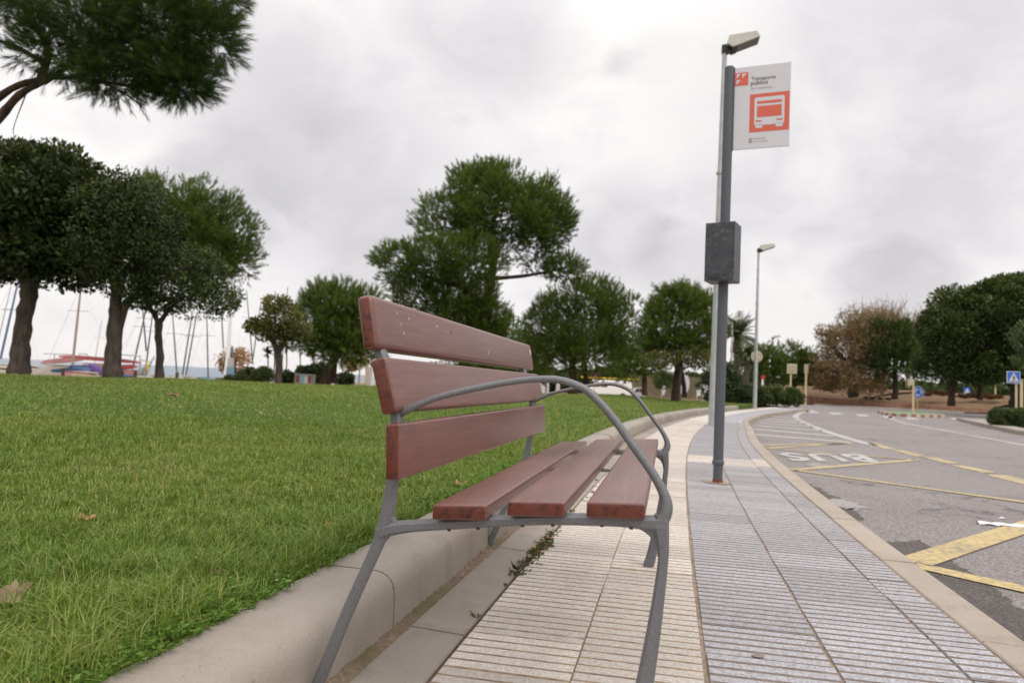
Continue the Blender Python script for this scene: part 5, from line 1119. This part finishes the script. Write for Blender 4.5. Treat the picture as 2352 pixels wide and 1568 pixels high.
m = MB(); m.box((-2.75, 0, 0), (2.85, .05, .13)); m.build('rail', M['yellow'], lad); m = MB(); m.box((-2.75, .4, 0), (2.85, .45, .13)); m.build('rail', M['yellow'], lad)
for i in range(16): m = MB(); m.box((-2.6 + i * .35, .05, .05), (-2.56 + i * .35, .4, .09)); m.build('rung', M['yellow'], lad)
m = MB(); m.box((-.9, .05, -.12), (-.84, .4, 0)); m.box((1.1, .05, -.12), (1.16, .4, 0)); m.build('roof_rack', M['galv'], van, (van.location.x * 0, 0, 0)).location = (0, .3, hg + .12)
vehicle('parked_car', 'silver-grey car parked just right of the white van', 'car', 69, 1452, 1484, 889, 1.45, [(.0, .2), (.0, .6), (.1, .68), (.3, .97), (.7, 1.0), (.88, .68), (1.0, .6), (1.0, .2)], [[(.18, .68), (.33, .93), (.52, .95), (.52, .68)], [(.55, .68), (.55, .95), (.70, .95), (.82, .68)]], 'galv', [(.99, .55)], 1.6)
# white feather sails / covered boats among the trunks
def sail(label, x, yt, yb, w_, Y):
    b = at(x, yb, Y); k = Y / 1568; h_ = at(x, yt, Y)[2] - b[2]; e = empty('white_banner', b); tag(e, label, 'banner')
    m = MB(); n = 10; P = [(0, 0), (0, h_ * .8), (w_ * k * .25, h_)] + [(w_ * k * (.3 + .7 * sin(pi * (.25 + .6 * i / n))), h_ * (1 - (i + 1) / (n + 1))) for i in range(n)]
    m.prism(P, -.02, .02, 'y'); m.build('cloth', M['signw'], e); m = MB(); m.tube([(0, 0, -.4), (0, 0, h_ * .98)], .03, 6); m.build('pole', M['galv'], e)
sail('white sail-shaped banner between two slim trunks', 1563, 858, 905, 20, 45); sail('small white banner near the two slim trunks', 1520, 880, 908, 8, 46)
sail('pair of low white banners right of the slim trunks', 1600, 882, 910, 12, 50); sail('low white banner at the left of the bus stop lamp', 1614, 882, 910, 14, 50)
# slatted fence behind the lawn
fe = at(1515, 900, 74); e = empty('wooden_fence', fe); tag(e, 'weathered wooden paling fence behind the parked van', 'fence'); x0f = at(1440, 900, 74)[0] - fe[0]; x1f = at(1640, 905, 74)[0] - fe[0]
i = 0; xx = x0f
while xx < x1f:
    m = MB(); hh = 1.7 + rng.uniform(-.08, .08); m.prism([(xx, -.6), (xx + .13, -.6), (xx + .13, hh), (xx + .065, hh + .08), (xx, hh)], 0, .03, 'y'); m.build('paling', M['bark'] if 0 else M.setdefault('fence', simple('weathered_fence_wood', (.15, .125, .075), .9, .3)), e); xx += .155
m = MB(); m.box((x0f, .03, .3), (x1f, .08, .4)); m.box((x0f, .03, 1.2), (x1f, .08, 1.3)); m.build('rail', M['fence'], e)

# ================================================================ beach club on the left
M['hull'] = simple('white_hull', (.62, .60, .57), .35, .05); M['pink'] = simple('faded_pink_hull', (.62, .33, .36), .4, .15, 3); M['redh'] = simple('red_kayak_plastic', (.58, .13, .16), .35, .1); M['bluec'] = simple('blue_boat_cover', (.02, .075, .17), .7, .15)
M['purple'] = simple('purple_sail_bag', (.13, .07, .28), .7, .2); M['orange'] = simple('orange_canvas', (.70, .33, .10), .7, .25, 3); M['cream'] = simple('cream_canvas', (.60, .50, .38), .7, .15, 3); M['mast'] = simple('dark_aluminium_mast', (.12, .15, .155), .45, .1, metal=.3); M['mastb'] = simple('blue_mast', (.10, .16, .28), .45, .1); M['mastt'] = simple('tan_mast', (.36, .28, .24), .45, .1); M['mint'] = simple('light_blue_canvas', (.25, .42, .55), .6, .15)
def hull_mesh(m, L_, w_, h_, mi=0, y0=0, rock=.25, n=12, deckdrop=0.0):
    V = []; k = 7
    for i in range(n + 1):
        u = i / n; s = sin(pi * min(1, max(0, u * .98 + .01))) ** .55; ww = w_ / 2 * s + .004; zz_ = rock * h_ * (2 * u - 1) ** 2; x = (u - .5) * L_
        for a, b in ((-1, 1), (-.85, .45), (-.45, .05), (0, 0), (.45, .05), (.85, .45), (1, 1)): V.append((x, y0 + a * ww, zz_ + b * h_ * (.35 + .65 * s)))
    Fc = [(i * k + j, i * k + j + 1, (i + 1) * k + j + 1, (i + 1) * k + j) for i in range(n) for j in range(k - 1)] + [(i * k, (i + 1) * k, (i + 1) * k + k - 1, i * k + k - 1) for i in range(n)]; m.add(V, Fc, mi)
def kayak(label, x0, x1, y0, y1, Y, col, h_=.3, col2=None):
    a = at(x0, y0, Y); b = at(x1, y1, Y); c = (a + b) / 2; L_ = np.linalg.norm(b - a); e = empty('kayak', c - np.array([0, 0, h_ / 2])); tag(e, label, 'kayak'); e.rotation_euler = (0, -atan2(b[2] - a[2], b[0] - a[0]), 0)
    m = MB(); hull_mesh(m, L_, .62, h_); m.build('hull', M[col], e, smooth=True); m = MB(); hull_mesh(m, L_ * .93, .5, .05); m.build('deck', M[col2 or col], e, smooth=True).location = (0, 0, h_ * .93); m = MB(); m.tube([(-.1, 0, 0), (.1, 0, 0)], .01, 6)
    m = MB(); n = 18; m.add([(-.15 + .5 * cos(2 * pi * k / n), .21 * sin(2 * pi * k / n), h_ * 1.22) for k in range(n)] + [(-.15 + .42 * cos(2 * pi * k / n), .17 * sin(2 * pi * k / n), h_ * .95) for k in range(n)], [(k, (k + 1) % n, n + (k + 1) % n, n + k) for k in range(n)] + [tuple(range(n, 2 * n))]); m.build('cockpit', M['dark'], e)
YB = 34
kayak('red and white kayak on the top tier of the beach rack', 136, 324, 818, 833, YB, 'redh', .17, 'hull'); kayak('faded pink kayak lying left of the rack on the beach', 95, 212, 834, 822, YB + 1.5, 'pink', .2); kayak('bright red kayak on the middle tier of the beach rack', 240, 315, 848, 842, YB + 1, 'redh', .18); kayak('pale pink kayak on the lowest tier of the beach rack', 235, 322, 860, 856, YB + 1, 'pink', .26)
kayak('pink and white kayak tucked under the top red kayak', 190, 300, 838, 846, YB + 1.8, 'pink', .18, 'hull')
rb_ = at(290, 868, YB); rk = empty('kayak_rack', rb_); tag(rk, 'grey tubular metal rack holding the kayaks on the beach', 'rack'); 
def W3(x, y, Y=YB): return at(x, y, Y) - rb_
for pts in [[(258, 866), (259, 812), (322, 818), (321, 860)], [(275, 864), (276, 810), (276, 830)], [(337, 862), (350, 824), (366, 826), (362, 866)], [(322, 826), (350, 832)], [(332, 866), (334, 836)], [(183, 812), (196, 813)]]:
    m = MB(); m.tube([W3(x, y, YB - .6) for x, y in pts], .035, 6); m.build('rack_tube', M['galv'], rk)
rk2 = empty('boat_rail', at(140, 830, YB + 2)); tag(rk2, 'thin metal guard rail frame behind the pink kayak', 'rail')
for pts in [[(100, 812), (168, 814), (169, 826)], [(182, 812), (182, 828)], [(182, 812), (200, 813), (200, 828)], [(125, 813), (125, 828)]]:
    m = MB(); b_ = at(140, 830, YB + 2); m.tube([at(x, y, YB + 2) - b_ for x, y in pts], .03, 6); m.build('rail_tube', M['galv'], rk2)
def boat(label, x0, x1, yd, h_, Y, col, cat='boat', name='beached_boat', w_=1.5):
    a = at(x0, yd, Y); b = at(x1, yd + (x1 - x0) * .05, Y); c = (a + b) / 2; L_ = np.linalg.norm(b - a); e = empty(name, c - np.array([0, 0, h_])); tag(e, label, cat); m = MB(); hull_mesh(m, L_, w_, h_); m.build('hull', M[col], e, smooth=True); m = MB(); hull_mesh(m, L_ * .96, w_ * .85, .07); m.build('deck', M['cream' if col == 'hull' else col], e, smooth=True).location = (0, 0, h_ * .97); return e
boat('large white hull lying behind the first tree trunk on the far left', -40, 108, 836, .75, YB + 3, 'hull'); boat('white tarpaulined boat behind the blue covered boat', 100, 236, 838, .72, YB + 2.5, 'hull')
def mast(e, x0, y0, x1, y1, Y, mat, r=.04, spread=True):
    a = at(x0, y0, Y) - np.array(e.location); b = at(x1, y1, Y) - np.array(e.location); m = MB(); m.tube([a, a + (b - a) * .5, b], [r, r * .95, r * .6], 8); m.build('mast', M[mat], e, smooth=True)
    m = MB(); md = a + (b - a) * .62; m.tube([md + np.array([-.5, 0, .05]), md + np.array([.5, 0, .05])], .012, 4); m.build('spreader', M[mat], e)
    m = MB(); m.tube([b * .93 + a * .07, a + np.array([1.6, .6, 0])], .004, 3, caps=False); m.tube([b * .93 + a * .07, a + np.array([-1.6, .6, 0])], .006, 3, caps=False); m.build('stay', M['galv'], e)
# blue covered dinghy with tan mast
bc = at(168, 862, 31); e = empty('covered_dinghy', bc); tag(e, 'dinghy under a blue cover with a tall tan mast, right of the first tree trunk', 'boat')
P = [(119, 848), (140, 846), (160, 843), (165, 838), (167, 838), (170, 843), (190, 848), (235, 856), (281, 862), (281, 868), (240, 864), (119, 854)]
m = MB(); m.prism([tuple((at(x, y, 31) - bc)[[0, 2]]) for x, y in P], -.1, 1.3, 'y'); m.build('cover', M['bluec'], e, bevel=.05); m = MB(); hull_mesh(m, 3.1, 1.2, .3); m.build('hull', M['hull'], e, smooth=True).location = (.5, .6, -.32)
mast(e, 166, 842, 188, 640, 31, 'mastt', .055)
# far left blue mast boat
e = boat('white catamaran with a leaning blue mast at the left edge', -60, 20, 842, .5, 36, 'hull', 'catamaran', 'catamaran', 1.8); mast(e, 1, 824, 42, 645, 36, 'mastb', .06); mast(e, -14, 826, 28, 645, 37, 'galv', .03)
e = boat('small dinghy with a thin grey mast near the kayak rack', 330, 372, 860, .3, 52, 'hull', 'boat', 'beached_boat'); mast(e, 216 + 130, 862, 234, 735, 60, 'galv', .035) if 0 else mast(e, 345, 858, 363 - 128, 735, 60, 'galv', .03) if 0 else None
# purple sail roll with orange end, tarps
a = at(207, 838, 30) ; b = at(236, 864, 30); a2 = at(206.5, 837.5, 29.8); b2 = at(238, 862, 29.8)
e = empty('sail_roll', b2); tag(e, 'rolled purple sail bag with an orange end left of the second tree trunk', 'sail bag'); m = MB(); m.tube([a2 - b2, (a2 - b2) * .5, np.zeros(3) - (a2 - b2) * .02], [.09, .20, .20], 14); m.build('bag', M['purple'], e, smooth=True); m = MB(); d_ = -(a2 - b2) / np.linalg.norm(a2 - b2); m.tube([d_ * .0, d_ * .12], [.205, .17], 14); m.build('orange_end', M['orange'], e, smooth=True)
e = boat('upturned faded orange and pink hull beside the purple sail bag', 142, 205, 853, .45, 29, 'pink', w_=1.1); e = boat('cream canvas-covered boat hull before the second trunk', 170, 225, 856, .4, 28, 'cream', w_=1.0)
# catamarans between and right of the trunks
def cat(label, x0, x1, yd, Y, col, masts, extra=None, h_=.42):
    a = at(x0, yd, Y); b = at(x1, yd + (x1 - x0) * .045, Y); c = (a + b) / 2; L_ = np.linalg.norm(b - a); e = empty('catamaran', c - np.array([0, 0, h_])); tag(e, label, 'catamaran')
    for y_ in (-.9, .9): m = MB(); hull_mesh(m, L_, .42, h_); m.build('hull', M[col], e, smooth=True).location = (0, y_, 0)
    m = MB(); m.box((-L_ * .18, -.9, h_ * .98), (L_ * .3, .9, h_ + .02)); m.build('trampoline', M['dark' if col != 'orange' else 'orange'], e)
    for x_ in (-L_ * .18, L_ * .3): m = MB(); m.tube([(x_, -1, h_), (x_, 1, h_)], .045, 8); m.build('cross_beam', M['galv'], e)
    for q in masts: mast(e, *q, Y, 'mast', .05)
    return e
cat('catamaran with an orange trampoline just right of the second trunk', 262, 318, 856, 40, 'orange', [(303, 854, 340, 690)])
e = cat('white catamaran with two crossing dark masts and a furled yellow sail', 300, 372, 860, 41, 'hull', [(336, 806, 326, 688), (334, 852, 352, 708)])
b_ = np.array(e.location); m = MB(); m.tube([at(340, 858, 40.8) - b_, at(339, 838, 40.8) - b_, at(337, 828, 40.8) - b_], [.09, .07, .02], 8); m.build('furled_sail', M['yellow'], e, smooth=True)
m = MB(); m.tube([at(318, 862, 40.5) - b_, at(326, 856, 40.5) - b_, at(331, 846, 40.5) - b_, at(334, 848, 40.5) - b_], [.08, .32, .12, .05], 8); m.build('dark_cover', M['mast'], e, smooth=True); m = MB(); m.tube([at(341, 842, 40.6) - b_, at(355, 818, 40.6) - b_], .03, 6); m.build('tiller', M['mast'], e)
cat('white catamaran with a dark mast just right of the slim third trunk', 385, 440, 862, 42, 'hull', [(406, 855, 396, 715)])
cat('white catamaran with a pair of parallel dark masts', 412, 470, 864, 43, 'hull', [(419, 862, 442, 715), (427, 862, 452, 720)])
cat('white and pale blue catamaran with an upright dark mast', 455, 510, 865, 44, 'mint', [(478, 866, 475, 715)])
cat('catamaran partly behind the white beach lamp post', 490, 540, 868, 46, 'hull', [(513, 800, 508, 700)])
cat('catamaran with two tall crossing masts behind the clipped hedge', 560, 606, 862, 50, 'hull', [(581, 838, 566, 666), (579, 836, 600, 690)])
cat('catamaran whose three masts rise behind the small forked tree', 630, 690, 862, 55, 'hull', [(634, 850, 632, 669), (647, 850, 661, 659), (690, 850, 687, 664)])
cat('catamaran whose single mast tops the round pine', 725, 780, 862, 58, 'hull', [(750, 850, 746, 642)])
e = cat('distant catamaran with a thin pale mast between the first two trunks', 200, 245, 855, 62, 'hull', []); mast(e, 215, 845, 234, 735, 62, 'galv', .04)
# bollards along the beach path
bp = None
for x, y in [(310, 868), (406, 872), (144, 862)]:
    p = at(x, y, 26); q = at(x, y - 14, 26)
    if bp is None:
        bp = empty('bollard', p); m = MB(); m.tube([(0, 0, -.3), (0, 0, q[2] - p[2])], .06, 8); m.build('post', M['bark'], bp); m = MB(); m.tube([(0, 0, q[2] - p[2]), (0, 0, q[2] - p[2] + .05)], [.075, .05], 8); m.build('cap', M['bark'], bp); c = bp
    else: c = copy_tree(bp); c.location = tuple(p)
    tag(c, {310: 'short brown wooden bollard between the second and third trunks', 406: 'short brown wooden bollard just right of the third trunk', 144: 'pale bollard in front of the blue covered dinghy'}[x], 'bollard', 'bollards along the beach edge')
    if x == 144: pass
# dark floating pontoon line on the sea
m = MB(); a = at(330, 864, 86); b = at(560, 872, 92); m.box((a[0], 0, -.1), (b[0], .8, .16)); o = m.build('breakwater', M['mast'], None, (a[0], 0, 0)); o.location = (a[0], 88, -1.2); tag(o, 'thin dark floating boom line on the sea behind the catamarans', 'breakwater')
# info totem, cabinet, gateway
b = at(527, 874, 30); e = empty('info_totem', b); tag(e, 'narrow light blue and white information totem left of the clipped hedge', 'sign'); m = MB(); m.box((-.16, -.05, -.2), (.16, .05, .62)); m.build('blue_panel', M['mint'], e, bevel=.01); m = MB(); m.box((-.12, -.05, .62), (.12, .05, 1.0)); m.build('white_panel', M['signw'], e, bevel=.01); m = MB(); m.box((-.03, -.02, 1.0), (.03, .02, 1.5)); m.build('post', M['mastb'], e)
b = at(696, 881, 27); k = 27 / 1568; e = empty('utility_cabinet', b); tag(e, 'low brown slatted cabinet with a pale blue and white poster on its front', 'cabinet'); m = MB(); m.box((-20 * k, -.0, -.1), (20 * k, .5, 21 * k)); m.build('frame', M['galv'], e, bevel=.02)
m = MB(); m.box((-19.5 * k, -.03, 21 * k), (19.5 * k, .52, 22.5 * k)); m.build('lid', M['galv'], e); M['brownp'] = simple('red_brown_panel', (.26, .09, .07), .7)
for x0, x1 in ((-18, -8), (10.5, 18)): m = MB(); m.box((x0 * k, -.012, 2 * k), (x1 * k, 0, 19 * k)); m.build('side_panel', M['brownp'], e)
for x0, x1, c in ((-8, 2, 'mint'), (2, 10.5, 'signw')): m = MB(); m.box((x0 * k, -.016, 1 * k), (x1 * k, -.002, 18.5 * k)); m.build('poster', M[c], e)
b = at(832, 886, 30); k = 30 / 1568; e = empty('beach_gateway', b); tag(e, 'beige gateway panel with a square opening left of the bench backrest', 'gateway'); M['khaki'] = simple('khaki_panel', (.40, .35, .17), .7)
m = MB(); m.box((-9 * k, 0, 44 * k), (11 * k, .12, 72 * k)); m.build('top_panel', M['khaki'], e); m = MB(); m.box((-10 * k, 0, -.1), (-7.5 * k, .12, 72 * k)); m.build('post', M['khaki'], e); m = MB(); m.box((5 * k, 0, -.1), (14 * k, .12, 44 * k)); m.build('side_panel', M['cream'], e)
b = at(852, 888, 29); t_ = at(857, 800, 29); e = empty('lamp_post', b); tag(e, 'slim white post beside the beige gateway, almost behind the bench backrest', 'post'); m = MB(); m.tube([(0, 0, -.2), (0, 0, t_[2] - b[2])], [.09, .07], 12); m.build('column', M['white'], e, smooth=True); m = MB(); m.tube([(0, 0, -.2), (0, 0, .25)], .12, 12); m.build('post_foot', M['white'], e)
b = at(800, 883, 34); e = empty('low_wall', b); tag(e, 'low sandy wall strip beyond the lawn near the gateway', 'wall'); m = MB(); m.box((-.1, 0, -.2), (2.1, .2, .13)); m.build('coping', M['cream'], e, bevel=.02)
def umbrella(label, x, y, Y, r):
    b = at(x, y, Y); e = empty('beach_umbrella', b - np.array([0, 0, 1.6])); tag(e, label, 'umbrella'); m = MB(); n = 8; m.add([(0, 0, 1.95)] + [(r * cos(2 * pi * k / n), r * sin(2 * pi * k / n), 1.5) for k in range(n)], [(0, 1 + k, 1 + (k + 1) % n) for k in range(n)]); m.build('canopy', M['signw'], e); m = MB(); m.tube([(0, 0, -.6), (0, 0, 1.95)], .025, 6); m.build('pole', M['galv'], e)
umbrella('white beach umbrella just left of the orange tree', 505, 845, 48, 1.0) if 0 else umbrella('white beach umbrella behind the left part of the clipped hedge', 570, 843, 48, .9); umbrella('white beach umbrella behind the right part of the clipped hedge', 598, 844, 48, .8)
# white fence panel seen past the bench
b = at(1255, 893, 60); e = empty('white_screen', b); tag(e, 'pale blue-white screen panels seen between the bench backrest and its armrest', 'screen')
for i, (x0, x1) in enumerate(((1222, 1236), (1238, 1254), (1256, 1262))):
    p = at(x0, 890, 60) - b; q = at(x1, 866, 60) - b; m = MB(); m.box((p[0], 0, -.6), (q[0], .05, q[2])); m.build('panel', M['signw'], e)
b = at(1276, 893, 58); e = empty('white_banner', b); tag(e, 'small pointed white banner between the bench armrest and the pine trunk', 'banner'); m = MB(); m.prism([(0, -.4), (.35, -.4), (.38, .3), (.2, .75), (.05, .4)], 0, .03, 'y'); m.build('cloth', M['signw'], e)

# ================================================================ litter and fallen leaves
M['rustleaf'] = simple('dark_rusty_leaf', (.20, .10, .05), .8, .3, 20)
def dry_leaf(name, label, p, size, mat, rz, lobes=5, curl=.35, tilt=(0, 0), group=None):
    n = 30; V = [(0, 0, 0)]; 
    for ring in (.5, 1.0):
        for k in range(n):
            a = 2 * pi * k / n; r = size * ring * (.80 + .16 * cos(a * lobes) * ring + .07 * cos(a * lobes * 2 + 1) * ring) * rng.uniform(.90, 1.10)
            x, y = r * cos(a), r * sin(a) * .8; V.append((x, y, curl * (x * x + y * y) / size * 1.0 + size * .16 * sin(3 * a + ring) * ring + rng.normal(0, size * .03)))
    Fc = [(0, 1 + k, 1 + (k + 1) % n) for k in range(n)] + [(1 + k, 1 + n + k, 1 + n + (k + 1) % n, 1 + (k + 1) % n) for k in range(n)]
    o = pymesh(name, V, Fc, mat, smooth=True); o.location = tuple(p); o.rotation_euler = (tilt[0], tilt[1], rz); tag(o, label, 'leaf', group); return o
def lawnp(x, y, dz=.03):
    q = on(x, y, .19); return np.array([q[0], q[1], float(lawn_z(q[0], q[1])) + dz])
e0 = lawnp(25, 1362, .045); o = dry_leaf('fallen_leaf', 'large curled pale brown dry leaf in the grass at the left edge', e0, .040, M['dryleaf'], .6, 5, .8, (.7, -.2)); o = dry_leaf('fallen_leaf', 'crumpled orange-tan leaf in the grass beside the bench leg', lawnp(757, 1194), .034, M['dryleaf2'], 1.0, 3, .5, (.9, 0))
dry_leaf('fallen_leaf', 'thin upright pale leaf stuck in the grass near the lawn kerb', lawnp(500, 1302, .035), .026, M['dryleaf'], 2, 2, .4, (1.2, .3)); dry_leaf('fallen_leaf', 'brown dead leaf far out on the lawn below the orange tree', lawnp(395, 931, .03), .09, M['rustleaf'], 1, 4, .3, (.3, .1)); dry_leaf('fallen_leaf', 'small reddish leaf low in the front grass', lawnp(195, 1436, .02), .022, M['dryleaf2'], .3, 4, .3, (.4, 0))
dry_leaf('fallen_leaf', 'small rusty leaf in the grass left of the middle', lawnp(195, 1178, .03), .03, M['dryleaf2'], .5, 3, .3, (.3, 0)); dry_leaf('fallen_leaf', 'tiny orange leaf in the grass under the lowest back slat', lawnp(1058, 1100, .03), .035, M['dryleaf2'], .5, 3, .3, (.4, 0))
q = on(1183, 1312, 0); dry_leaf('fallen_leaf', 'brown folded leaf lying on the gutter stone under the bench', (q[0], q[1], .008), .030, M['bark'], .3, 2, 1.2, (.1, .25))
for x, y, s_, lb in [(1262, 1238, .014, 'small yellowish leaf among the pavement weeds'), (1222, 1262, .012, 'small dark leaf among the pavement weeds')]: q = on(x, y, 0); dry_leaf('fallen_leaf', lb, (q[0], q[1], .006), s_, M['dryleaf2'], .4, 2, .4, (.1, 0))
q = on(2302, 1207, RZ); n = 14; V = []
for i in range(n + 1):
    for j in (0, 1, 2): V.append(((i / n - .5) * .30, (j - 1) * (.035 + .012 * sin(i * 1.7)), .004 + .007 * abs(sin(i * .6 + j)) + (.012 if j == 1 else 0)))
o = pymesh('paper_litter', V, [(i * 3 + j, i * 3 + j + 1, (i + 1) * 3 + j + 1, (i + 1) * 3 + j) for i in range(n) for j in range(2)], M['litter'], smooth=True); o.location = (q[0], q[1], RZ); o.rotation_euler = (0, 0, -.22); tag(o, 'crumpled white paper strip lying on the asphalt at the right', 'litter')
q = on(2293, 1190, RZ); m = MB(); m.add([(0, 0, .003), (.03, .01, .012), (.055, .0, .004), (.03, -.025, .008)], [(0, 1, 2), (0, 2, 3)]); o = m.build('paper_scrap', M['litter']); o.location = (q[0], q[1], RZ); tag(o, 'tiny white paper scrap beyond the crumpled strip', 'litter')
q = on(1742, 1506, 0); m = MB(); n = 20; m.add([(0, 0, .0012)] + [(.017 * cos(2 * pi * k / n) * rng.uniform(.85, 1.1), .013 * sin(2 * pi * k / n) * rng.uniform(.85, 1.1), .0008) for k in range(n)], [(0, 1 + k, 1 + (k + 1) % n) for k in range(n)]); o = m.build('gum_spot', M['groove_g'], walk, None); o.location = (q[0], q[1], .001)
print('TRIS', sum(len(o.data.polygons) for o in S.objects if o.type == 'MESH'), [(o.parent.name if o.parent else o.name, len(o.data.polygons)) for o in S.objects if o.type == 'MESH' and len(o.data.polygons) > 90000], 'OBJ', len(S.objects))
